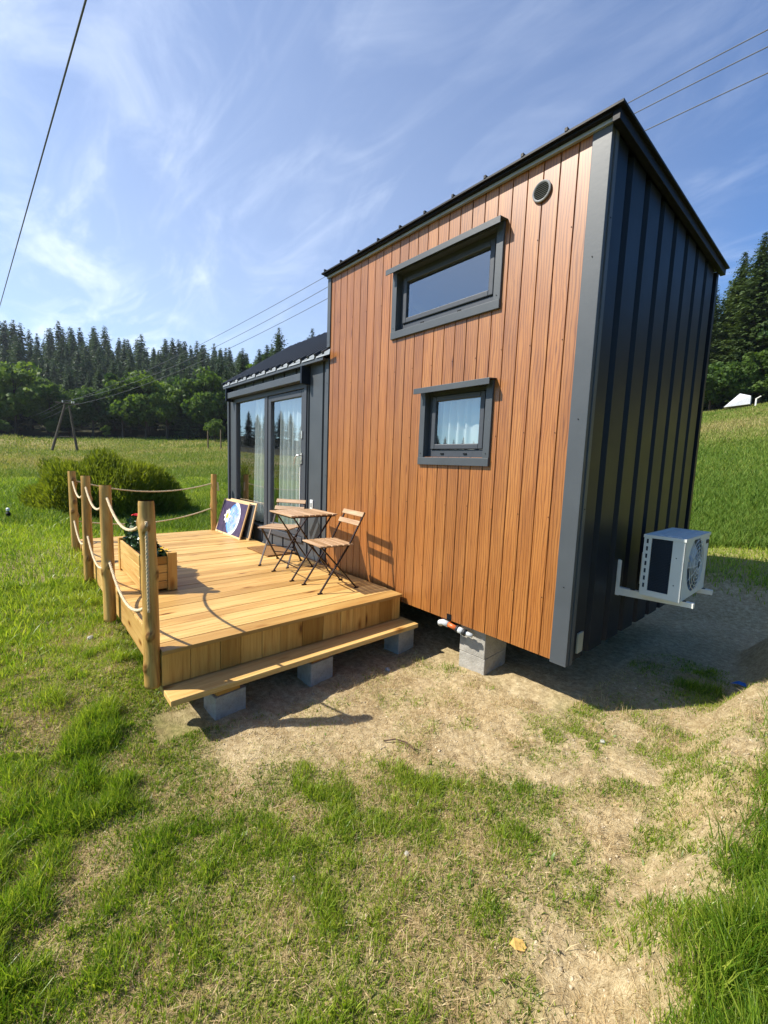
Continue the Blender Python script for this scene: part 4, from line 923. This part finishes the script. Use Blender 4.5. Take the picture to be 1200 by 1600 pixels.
def plant_tree(kind, theta, d, hh, label, group, cat='tree'):
    """theta: bearing in degrees from due west (-x) towards north (+y), d metres from the house front"""
    x = 1.24 - d * math.cos(math.radians(theta)); y = -2.85 + d * math.sin(math.radians(theta)); z = float(height(np.array([x]), np.array([y]), False)[0])
    P = {'spruce_tree': SPR, 'tall_spruce_tree': SPN, 'broadleaf_tree': BRD}[kind]; cm, tm = P[random.randrange(len(P))]; H0 = {'spruce_tree': 18, 'tall_spruce_tree': 17, 'broadleaf_tree': 12}[kind]
    s = hh / H0; e = empty(kind, (x, y, z - .1), random.random() * 6.28); e.scale = (s * random.uniform(.9, 1.12), s * random.uniform(.9, 1.12), s)
    for me, nm in ((cm, 'crown'), (tm, 'trunk')):
        o = bpy.data.objects.new(nm, me); SC.collection.objects.link(o); o.parent = e
    tag(e, label, cat, group); return e
def sj(a, b): return random.uniform(a, b)
# left forest edge: broadleaved trees and mixed, then spruces up the hill behind
FE = lambda t: float(np.interp(t, [-12, 0, 21, 43], [97, 97, 83, 70]))
t0 = -15.0
while t0 < 43:
    d = FE(t0) + sj(-1, 3)
    kind = 'broadleaf_tree' if random.random() < (.85 if t0 < 19 else .35) else 'spruce_tree'
    plant_tree(kind, t0, d, sj(8, 13.5) if kind == 'broadleaf_tree' else sj(11, 16) * (1.2 if t0 > 26 else 1), 'rounded leafy tree at the forest edge across the meadow' if kind == 'broadleaf_tree' else 'spruce standing among leafy trees at the forest edge across the meadow', 'leafy trees along the far forest edge' if kind == 'broadleaf_tree' else 'spruces along the far forest edge'); t0 += sj(1.7, 2.9)
ROWS = ((6, 10, 14, 1.9), (13, 10, 14, 1.7), (21, 10, 13, 1.6), (30, 10, 13, 1.5), (40, 9, 13, 1.45))
for row, (dd, h0, h1, step) in enumerate(ROWS):
    t0 = -13.0 + row * .7
    while t0 < 40:
        d = FE(t0) + dd + sj(-4, 4); kind = 'broadleaf_tree' if random.random() < (.55, .4, .3, .25, .2)[row] else 'spruce_tree'
        hh = (h0 + (h1 - h0) * random.random() ** .8) * (1 if t0 < 19 or row > 3 else 1.2 if t0 < 24 else 1.5)
        lab = ('dark spruce on the forested slope behind the meadow', 'dark spruces on the forested slope')
        if kind == 'broadleaf_tree': lab = ('tall leafy tree just inside the forest edge across the meadow', 'leafy trees inside the forest edge'); hh *= .85
        plant_tree(kind, t0, d, hh, *lab); t0 += sj(step * .7, step * 1.35)
def far_wood():
    # spruces so far up the hill that they read as one mass: small crowns merged into one sheet of forest
    r_ = np.random.default_rng(99); protos = []
    for k in range(6):
        me = spruce_mesh(200 + k, 15, 3.0 + .25 * k, 17, 'spruce_needles', 1.25, .55); n = len(me.vertices); V = np.zeros(n * 3, np.float32); me.vertices.foreach_get('co', V); R2 = np.zeros(n, np.float32); me.attributes['rnd'].data.foreach_get('value', R2)
        protos.append((V.reshape(-1, 3), R2)); bpy.data.meshes.remove(me)
    Vs = []; Rs = []
    for d0, st in ((146, 1.35), (154, 1.3), (162, 1.25), (171, 1.2), (180, 1.15), (190, 1.1), (200, 1.05), (211, 1.0), (222, .95), (234, .95)):
        t = -12.0 + r_.random()
        while t < 34:
            d = d0 + r_.uniform(-5, 5); x = 1.24 - d * math.cos(math.radians(t)); y = -2.85 + d * math.sin(math.radians(t)); z = float(height(np.array([x]), np.array([y]), False)[0])
            V, R2 = protos[r_.integers(6)]; a = r_.random() * 6.28; sc = r_.uniform(.55, 1.12); tone = r_.uniform(-.15, .15)
            c, s_ = math.cos(a), math.sin(a); Vs.append(np.c_[(V[:, 0] * c - V[:, 1] * s_) * sc + x, (V[:, 0] * s_ + V[:, 1] * c) * sc + y, V[:, 2] * sc + z - .3]); Rs.append(np.clip(R2 + tone, 0, 1)); t += st * r_.uniform(.6, 1.4)
    V = np.concatenate(Vs); o = np_mesh('far_forest', V, np.arange(len(V)).reshape(-1, 4), 'spruce_needles', np.concatenate(Rs)); tag(o, 'dense dark spruce forest covering the far hillside up to the skyline', 'forest', kind='stuff')
far_wood()
for th, dd, hh in ((-6, 92, 3.2), (-3.5, 92, 3.5), (-.5, 91, 2.8), (3.2, 92, 3.0), (8, 89, 2.6), (19.4, 78, 4.2), (22.3, 78, 5.0), (24.5, 76, 4)):
    plant_tree('broadleaf_tree', th, dd, hh, 'low round shrub at the foot of the far forest edge', 'shrubs at the forest edge', 'shrub')
# right forest above the bright meadow
for th, d, hh in ((76.5, 58, 15.5), (79.6, 59.5, 16.5), (81.0, 57.5, 17.3), (82.8, 60, 13), (84.3, 58, 14.2), (86.3, 60, 15), (88.6, 58, 15), (91, 60, 14), (74.5, 60, 15), (95, 60, 15), (99, 60, 15)):
    plant_tree('tall_spruce_tree', th, d, hh, 'tall spruce at the top of the meadow right of the house', 'spruces above the right meadow')
for th, d, hh in ((77.5, 66, 15), (80.0, 67, 14.5), (81.8, 68, 15), (83.6, 66, 15), (85.3, 68, 15), (87.5, 66, 14), (90, 67, 15), (79, 75, 15), (82.2, 76, 14), (84.8, 75, 15), (87, 76, 14)):
    plant_tree('tall_spruce_tree', th, d, hh, 'spruce in the back rows right of the house, showing between the nearer ones', 'spruces behind the front row at right')
for th, d, hh in ((78.2, 55.5, 5.5), (80.4, 55.8, 5), (82.1, 56, 6), (84.0, 55.5, 5), (86, 55.5, 5), (77, 55.5, 5), (83.0, 58, 8)):
    plant_tree('broadleaf_tree', th, d, hh, 'leafy bush in front of the spruces right of the house', 'bushes before the right spruces', 'bush')
# forest on the other side of the valley, seen mirrored in the panes
t0 = -80.0
while t0 < -15:
    plant_tree('spruce_tree', t0, 135 + 10 * math.sin(t0 * .11) + sj(-4, 4), float(np.interp(t0, [-60, -35, -24, -15], [7, 7, 11, 13])) * sj(.8, 1.15), 'spruce across the valley, seen only as a reflection in the glass door', 'spruces mirrored in the glass door'); t0 += sj(.8, 1.5)

# big willow bush behind the railing
def willow():
    e = empty('willow_bush', (-11.7, -.95, hz(-11.7, -.95) - .05)); tag(e, 'large rounded yellow-green willow bush behind the rope railing', 'bush')
    r_ = np.random.default_rng(5); n = 38000
    d = r_.normal(size=(n, 3)); d[:, 2] = np.abs(d[:, 2]); d /= np.linalg.norm(d, axis=1)[:, None]
    lump = 1 + .10 * np.sin(d[:, 0] * 7 + 1) * np.sin(d[:, 1] * 6 + 2) + .07 * np.sin(d[:, 2] * 9 + d[:, 1] * 8)
    rr = (.55 + .45 * r_.random(n) ** .6) * lump
    dome = (np.abs(d[:, 0]) ** 2.7 + np.abs(d[:, 1]) ** 2.7 + np.abs(d[:, 2]) ** 2.7) ** (-1 / 2.7)
    c = d * (rr * dome)[:, None] * np.array([1.35, 1.70, 1.42]) + np.array([0, 0, .10])
    a = d * np.array([.55, .55, .3]) + np.array([0, 0, .9]) + r_.normal(size=(n, 3)) * .38; a /= np.linalg.norm(a, axis=1)[:, None]
    b = np.cross(a, r_.normal(size=(n, 3))); b /= np.linalg.norm(b, axis=1)[:, None]; s = (.07 + .07 * r_.random(n))[:, None]
    V = np.stack([c - a * s * .5, c + b * s * .13, c + a * s * .9, c - b * s * .13], 1).reshape(-1, 3)
    clump = fbm(c[:, 1] * 2.2 + 20, c[:, 2] * 2.2 + c[:, 0] + 20, 77, 3)
    rd = np.clip(.15 + .55 * clump + .25 * r_.random(n) + .15 * (rr - .8), 0, 1)
    np_mesh('leaves', V, np.arange(4 * n).reshape(-1, 4), 'willow_leaves', np.repeat(rd, 4), e)
    m = MB()
    for k in range(46):
        a_ = k * 2.4; q = .2 + .75 * random.random(); m.tube([(.25 * math.cos(a_), .25 * math.sin(a_), 0), (1.0 * q * math.cos(a_), 1.15 * q * math.sin(a_), .8), (1.3 * q * math.cos(a_), 1.5 * q * math.sin(a_), 1.5 - .5 * q)], [.02, .013, .006], 5)
    m.build('branches', 'twig', e)
willow()

# ------------------------------------------------------------------ power line, fence posts, tent, garden lamp
def at_dir(theta, d, z): return Vector((1.24 - d * math.cos(math.radians(theta)), -2.85 + d * math.sin(math.radians(theta)), z))
ep = empty('power_pole', (-63.7, 2.3, 0)); tag(ep, 'wooden A-frame power pole standing in the meadow before the forest', 'power pole')
pa = at_dir(3.0, 65, 0); pb = at_dir(5.3, 65, 0); zt = 7.2
for p_, q_ in ((pa, .35), (pb, -.35)):
    m = MB(); g0 = hz(p_.x, p_.y) - .3; top = Vector((-63.6, 2.32, zt)) + Vector((0, -q_ * .6, 0)); m.tube([Vector((p_.x, p_.y, g0)) - ep.location, top - ep.location], [.15, .11], 10); m.build('pole', 'pole_wood', ep)
m = MB(); m.tube([Vector((-63.6, 1.2, zt + .25)) - ep.location, Vector((-63.6, 3.5, zt + .25)) - ep.location], .07, 8); m.build('cross_arm', 'pole_wood', ep)
m = MB(); a_ = pa.lerp(Vector((-63.6, 2.2, 0)), .35); b_ = pb.lerp(Vector((-63.6, 2.5, 0)), .35); m.tube([Vector((a_.x, a_.y, 3.4)) - ep.location, Vector((b_.x, b_.y, 3.4)) - ep.location], .06, 8); m.build('brace', 'pole_wood', ep)
for y in (1.9, 2.8, 3.0):
    m = MB(); m.tube([(.1, y - 2.3, zt + .25), (.1, y - 2.3, zt + .55)], [.05, .07], 8); m.build('insulator', 'white_plastic', ep)
def span(P, sags, rad, name, label, group=None):
    pts = []
    for (a, b), s in zip(zip(P[:-1], P[1:]), sags):
        a = Vector(a); b = Vector(b)
        for i in range(25):
            t = i / 24; p = a.lerp(b, t); p.z -= 4 * s * t * (1 - t)
            if not pts or (pts[-1] - p).length > 1e-4: pts.append(p)
    # thin cable
    m = MB(); m.tube(pts, rad, 6); o = m.build(name, 'wire', None, smooth=True); tag(o, label, 'cable', group); return o
L2 = [Vector((-130, -1.6, 9.2)), Vector((-130, -3.2, 8.8)), Vector((-130, -.9, 8.6))]
B_ = [(-0.469, 12.053, 12.619), (-0.425, 12.057, 12.206), (-0.359, 12.065, 11.576)]; H_ = [(-11.094, 12.893, 13.539), (-11.074, 12.908, 13.125), (-11.145, 12.852, 12.353)]
A_ = [(-63.512, 2.794, 7.888), (-63.582, 1.917, 7.632), (-63.514, 2.771, 7.273)]
for i, lb in enumerate(('topmost of the three power cables passing behind the house', 'middle one of the three power cables passing behind the house', 'lowest of the three power cables passing behind the house')):
    far = Vector(B_[i]) + (Vector(B_[i]) - Vector(H_[i])) * 1.5
    span([L2[i], A_[i], H_[i], B_[i], far], [.8, (.92, 1.55, 1.3)[i], -.1, 0], .014, 'power_cable', lb, 'power cables over the meadow')
span([(12, -.60, 7.35), (-6.26, -1.85, 7.35), (-23.1, -2.99, 7.35), (-110, -9, 7.6)], [0.0, 0.0, .6], .013, 'telephone_cable', 'single thin cable crossing the sky at the far left')
for th, d, hh in ((18.6, 62, 2.6), (20.1, 60, 2.7)):
    p = at_dir(th, d, 0); z0 = hz(p.x, p.y); m = MB(); m.box((0, 0, hh / 2 - .2), (.13, .13, hh), rotz(.3), 2); o = m.build('fence_post', 'fence_wood', None); o.location = (p.x, p.y, z0); tag(o, 'thin grey wooden post standing in the far meadow left of the glazed wing', 'post', 'posts in the far meadow')
tp = at_dir(80.5, 53.5, 0); tz = hz(tp.x, tp.y) + .35
tn = empty('white_tent', (tp.x, tp.y, tz - .15), .1); tn.scale = (.62, .62, 1.25); tag(tn, 'small white pointed tent roof at the top of the meadow before the spruces', 'tent')
m = MB(); q = [(-1.6, -1.1, 0), (1.5, -1.1, .15), (1.5, 1.1, .15), (-1.6, 1.1, 0), (.1, 0, 1.05), (1.5, -1.1, .75), (1.5, 1.1, .75)]
m.add(q, [(0, 1, 5, 4), (3, 4, 6, 2), (1, 2, 6, 5), (4, 5, 6), (0, 4, 3), (0, 3, 2, 1)]); m.build('tent_roof', 'tent_white', tn)
wp = at_dir(81.9, 52.5, 0); m = MB(); m.tube([(0, 0, -.2), (0, 0, .75)], .07, 8); m.tube([(0, 0, .72), (.3, .1, .95)], .05, 8); o = m.build('white_post', 'bracket_white', None); o.location = (wp.x, wp.y, hz(wp.x, wp.y) + .05); tag(o, 'short pale post with a bent top beside the white tent', 'post')
gx, gy = -9.55, -2.98
gl = empty('garden_lamp', (gx, gy, hz(gx, gy))); tag(gl, 'small black garden lamp in the grass at the left edge', 'lamp')
m = MB(); m.tube([(0, 0, -.05), (0, 0, .22)], .012, 8); m.tube([(0, 0, .12), (0, 0, .17), (0, 0, .20)], [.03, .04, .02], 10); m.build('stake', 'black_trim', gl)
m = MB(); m.tube([(0, 0, .22), (0, 0, .26), (0, 0, .28)], [.028, .03, .012], 12); m.build('lamp_head', 'white_plastic', gl)

# ------------------------------------------------------------------ grass, straw, stones (stuff nobody could count)
def blades(name, X, Y, hgt, wid, lean, mat, rnd, label, seg_bend=.5, flat=False):
    n = len(X); Z = height(X, Y) - .004; r_ = np.random.default_rng(len(X)); a = r_.random(n) * 2 * np.pi; la = r_.random(n) * 2 * np.pi
    wx = np.cos(a) * wid / 2; wy = np.sin(a) * wid / 2; lx = np.cos(la) * lean * hgt; ly = np.sin(la) * lean * hgt
    B = np.c_[X, Y, Z]; up = hgt * np.sqrt(np.clip(1 - np.clip(lean, 0, .98) ** 2, .02, 1))
    if flat: up = up * .30 + .006
    w = np.c_[wx, wy, np.zeros(n)]; M1 = B + np.c_[lx * .35, ly * .35, up * .58]; Tp = B + np.c_[lx, ly, up]
    V = np.stack([B - w, B + w, M1 + w * .8, M1 - w * .8, Tp], 1).reshape(-1, 3); i = np.arange(n)[:, None] * 5
    Q = np.concatenate([i, i + 1, i + 2, i + 3], 1); T = np.concatenate([i + 3, i + 2, i + 4], 1)
    o = np_mesh(name, V, [Q, T], mat, np.repeat(rnd, 5)); tag(o, label, 'grass' if 'straw' not in name else 'straw', kind='stuff'); return o
def in_deck(X, Y): return ((X < -1.46) & (Y > np.where(X < -1.75, -1.95, -2.25)) & (Y < .05) & (X > -6.4)) | ((X < .0) & (Y > 0.02) & (Y < 2.8) & (X > -6.25))
def scatter(n, x0, x1, y0, y1, p):
    X = rng.uniform(x0, x1, n); Y = rng.uniform(y0, y1, n); k = (rng.random(n) < p(X, Y)) & ~in_deck(X, Y); return X[k], Y[k]
# near lawn
def pn(X, Y):
    g, d = greens(X, Y); az, r = polar(X, Y); tuft = sstep(.42, .62, fbm(X * 6.5, Y * 6.5, 61, 4)); return np.clip(g * (1 - .66 * d) * (.70 + .40 * tuft), 0, 1) 
X, Y = scatter(1500000, -4.8, 2.4, -4.6, 1.8, pn)
g, d = greens(X, Y); tuft = sstep(.45, .68, fbm(X * 6.5, Y * 6.5, 61, 4)); bank = sstep(0.05, 0.3, X - .95)
hh = (.030 + .024 * tuft + .055 * tuft * sstep(.5, .75, fbm(X * 1.7, Y * 1.7, 66, 2)) + .075 * bank) * rng.uniform(.55, 1.35, len(X)) * (.45 + .55 * g)
rn = np.clip(.56 + .34 * (fbm(X * 2.5, Y * 2.5, 71, 3) - .5) * 2 + .34 * rng.normal(size=len(X)) + .12 * d - .10 * bank, 0, 1)
blades('lawn_grass', X, Y, hh, rng.uniform(.0022, .0058, len(X)), rng.uniform(.15, .9, len(X)), 'grass_blades', rn, 'short uneven green grass over the front of the plot')
# clover and broad weeds
X, Y = scatter(26000, -3.2, 2.2, -3.6, 1.2, lambda X, Y: greens(X, Y)[0] * sstep(.5, .62, fbm(X * 3 + 30, Y * 3, 81, 3)) * .8)
blades('lawn_weeds', X, Y, rng.uniform(.018, .05, len(X)), rng.uniform(.008, .017, len(X)), rng.uniform(.5, .95, len(X)), 'grass_blades', np.clip(.15 + .25 * rng.random(len(X)), 0, 1), 'clover and broad-leaved weeds between the grass')
# taller blades on the bank edge
X, Y = scatter(60000, .85, 2.3, -3.2, 2.2, lambda X, Y: sstep(0.0, .22, X - .97 - .10 * (fbm(Y * 3, X, 3, 2) - .5)) * .5 * sstep(.35, .6, fbm(X * 5, Y * 5, 91, 3)))
blades('bank_grass', X, Y, rng.uniform(.07, .20, len(X)), rng.uniform(.003, .0055, len(X)), rng.uniform(.2, .8, len(X)), 'grass_blades', np.clip(.30 + .25 * rng.normal(size=len(X)), 0, 1), 'long grass hanging over the sandy bank at the right')
# dry straw lying on the ground
def ps(X, Y): g, d = greens(X, Y); return np.clip(.14 + .75 * d + .35 * g, 0, 1) * sstep(-6, -2.0, X + .0 * Y + 0)
X, Y = scatter(470000, -3.8, 1.7, -3.9, 1.5, ps)
blades('dry_straw', X, Y, rng.uniform(.02, .085, len(X)), rng.uniform(.0016, .0036, len(X)), rng.uniform(.7, .98, len(X)), 'straw', rng.random(len(X)), 'dry straw lying between the grass tufts', flat=True)
X, Y = scatter(60000, -3.4, 1.6, -3.8, .6, lambda X, Y: greens(X, Y)[1] * .8 + .1)
blades('standing_straw', X, Y, rng.uniform(.03, .09, len(X)), rng.uniform(.0015, .003, len(X)), rng.uniform(.3, .9, len(X)), 'straw', rng.random(len(X)), 'dry upright stalks in the bare patches')
# middle distance to the left, behind the cut on the right
def pm(X, Y): az, r = polar(X, Y); return sstep(2.8, 4.5, r) * np.clip(11.0 / r, 0.12, 1) * greens(X, Y)[0] * (.6 + .6 * fbm(X * 1.2, Y * 1.2, 62, 3))
X, Y = scatter(340000, -20, -2.2, -9, 4.0, pm); _, r = polar(X, Y)
hh = rng.uniform(.04, .11, len(X)) * (1 + .06 * np.clip(r, 0, 18)) * (.6 + .9 * fbm(X * .9, Y * .9, 64, 3))
blades('meadow_grass', X, Y, hh, rng.uniform(.004, .008, len(X)) * (1 + r * .09), rng.uniform(.2, .8, len(X)), 'grass_blades', np.clip(.45 + .45 * (fbm(X * .5, Y * .5, 65, 3) - .5) * 2 + .22 * rng.normal(size=len(X)) + .012 * r, 0, 1), 'rough meadow grass left of the deck')
X, Y = scatter(210000, -3.0, 9.0, 2.9, 22.0, lambda X, Y: sstep(3.6, 4.5, Y + .25 * (X - .6)) * np.clip(7.0 / Y, .12, 1) * .95 * (X > -2.2 - .2 * (Y - 3)) * (X < 1.8 + .35 * (Y - 3))); r = np.hypot(X - 1.2, Y + 2.8)
blades('hillside_grass', X, Y, rng.uniform(.03, .075, len(X)) * (1 + .05 * r), rng.uniform(.004, .008, len(X)) * (1 + r * .09), rng.uniform(.2, .8, len(X)), 'grass_blades', np.clip(.68 + .36 * (fbm(X * .7, Y * .7, 67, 3) - .5) * 2 + .22 * rng.normal(size=len(X)) + .010 * r, 0, 1), 'bright green grass on the slope right of the house')
# far meadow tufts
def ring_pts(n, th0, th1, d0, d1):
    th = np.radians(rng.uniform(th0, th1, n)); d = d0 * (d1 / d0) ** rng.random(n); return 1.24 - d * np.cos(th), -2.85 + d * np.sin(th), d
X1, Y1, d1 = ring_pts(110000, -8, 27, 10, 92); X2, Y2, d2 = ring_pts(90000, 74, 89, 9, 57); X3, Y3, d3 = ring_pts(50000, 27, 74, 12, 70); X4, Y4, d4 = ring_pts(30000, -40, -8, 8, 90); X = np.r_[X1, X2, X3, X4]; Y = np.r_[Y1, Y2, Y3, Y4]; r = np.r_[d1, d2, d3, d4]
keep = ~in_deck(X, Y); X, Y, r = X[keep], Y[keep], r[keep]
blades('far_meadow_grass', X, Y, rng.uniform(.10, .30, len(X)) * (.7 + r * .008), rng.uniform(.010, .018, len(X)) * (.5 + r * .07), rng.uniform(.2, .7, len(X)), 'meadow_blades', np.clip(.05 + .5 * sstep(8, 34, r) + .5 * (fbm(X * .11, Y * .11, 68, 4) - .5) * 2.2 + .20 * rng.normal(size=len(X)), 0, 1), 'yellow-green hay meadow running up to the forest')
# pebbles
def pebbles():
    base = np.array([(1, 0, 0), (-1, 0, 0), (0, 1, 0), (0, -1, 0), (0, 0, 1), (0, 0, -1)], float); F0 = np.array([(0, 2, 4), (2, 1, 4), (1, 3, 4), (3, 0, 4), (2, 0, 5), (1, 2, 5), (3, 1, 5), (0, 3, 5)])
    X, Y = scatter(60000, -1.9, 1.4, -2.6, 3.4, lambda X, Y: (1 - .8 * greens(X, Y)[0]) * .6); n = len(X); s = .0018 + .006 * rng.random(n) ** 5 + .006 * (rng.random(n) < .01)
    V = (base[None] * (1 + .4 * rng.normal(size=(n, 6, 1))) * s[:, None, None] * np.array([1, 1, .6])) + np.stack([X, Y, height(X, Y) + .1 * s], 1)[:, None, :]
    F = (F0[None] + np.arange(n)[:, None, None] * 6).reshape(-1, 3); o = np_mesh('pebbles', V.reshape(-1, 3), F, 'grit'); tag(o, 'small pale stones scattered over the bare sandy soil', 'pebbles', kind='stuff')
pebbles()
# single small things on the ground
def stone(x, y, s, label):
    m = MB(); nb = 7; vs = []
    for i in range(5):
        ph = math.pi * (i + .5) / 5
        for k in range(nb): a = 2 * math.pi * k / nb; r_ = s * math.sin(ph) * random.uniform(.8, 1.15); vs.append((r_ * math.cos(a), r_ * .8 * math.sin(a), s * .6 * math.cos(ph)))
    F = [(i * nb + k, i * nb + (k + 1) % nb, (i + 1) * nb + (k + 1) % nb, (i + 1) * nb + k)[::-1] for i in range(4) for k in range(nb)] + [tuple(range(nb)), tuple((4 * nb + k) for k in reversed(range(nb)))]
    m.add(vs, F); o = m.build('stone', 'concrete', None, smooth=True); o.location = (x, y, hz(x, y) + s * .2); tag(o, label, 'stone')
stone(-1.36, -.44, .030, 'brownish stone on the sand in front of the step'); stone(.02, -1.55, .016, 'pale pebble in the dry patch at the bottom centre'); stone(-.20, -2.02, .018, 'white stone half sunk in the grass at the bottom left')
stone(-3.02, -2.42, .035, 'pale stone in the grass beside the deck edge'); stone(.32, -.1, .022, 'pale stone at the edge of the house shadow')
m = MB(); x, y = -.52, -1.06; z = hz(x, y) + .008
m.tube([(-.12, -.06, 0), (-.07, .0, .012), (0, .035, .012), (.06, .03, .006), (.10, .06, .003)], [.004, .005, .005, .004, .002], 6); m.tube([(0, .035, .012), (.03, -.01, .006)], .002, 5); o = m.build('twig', 'twig', None); o.location = (x, y, z); tag(o, 'dark bent twig lying on the bare sand', 'twig')
m = MB(); m.add([(-.030, 0, .0), (-.012, .018, .010), (.02, .016, .012), (.036, 0, .004), (.02, -.018, .010), (-.012, -.018, .008)], [(0, 1, 2, 3, 4, 5)]); o = m.build('fallen_leaf', 'dead_leaf', None); o.location = (.565, -1.50, hz(.565, -1.50) + .012); o.rotation_euler = (.2, .2, .8); tag(o, 'yellow fallen leaf on the ground at the bottom right', 'leaf')
m = MB(); m.add([(-.05, -.02, 0), (0, -.035, .02), (.05, -.01, .006), (.04, .03, .02), (-.02, .03, .015), (0, 0, .035)], [(0, 1, 5), (1, 2, 5), (2, 3, 5), (3, 4, 5), (4, 0, 5)]); o = m.build('blue_wrapper', 'blue_litter', None); o.location = (.74, 1.55, hz(.74, 1.55) + .01); tag(o, 'crumpled blue scrap on the shaded soil beside the house', 'litter')

# ------------------------------------------------------------------ thin air between the house and the far hill
def haze():
    m, t = new_mat('haze_air'); out = t.nodes.new('ShaderNodeOutputMaterial'); v = t.nodes.new('ShaderNodeVolumePrincipled')
    v.inputs['Color'].default_value = (0.80, 0.88, 1.0, 1); v.inputs['Density'].default_value = 0.0002; v.inputs['Anisotropy'].default_value = 0.3
    t.links.new(v.outputs[0], out.inputs['Volume'])
    mb = MB(); mb.b2(-345, 345, -345, 345, -22, 125); o = mb.build('haze', 'haze_air'); tag(o, kind='stuff', label='thin bluish haze in the air of the valley')
haze()
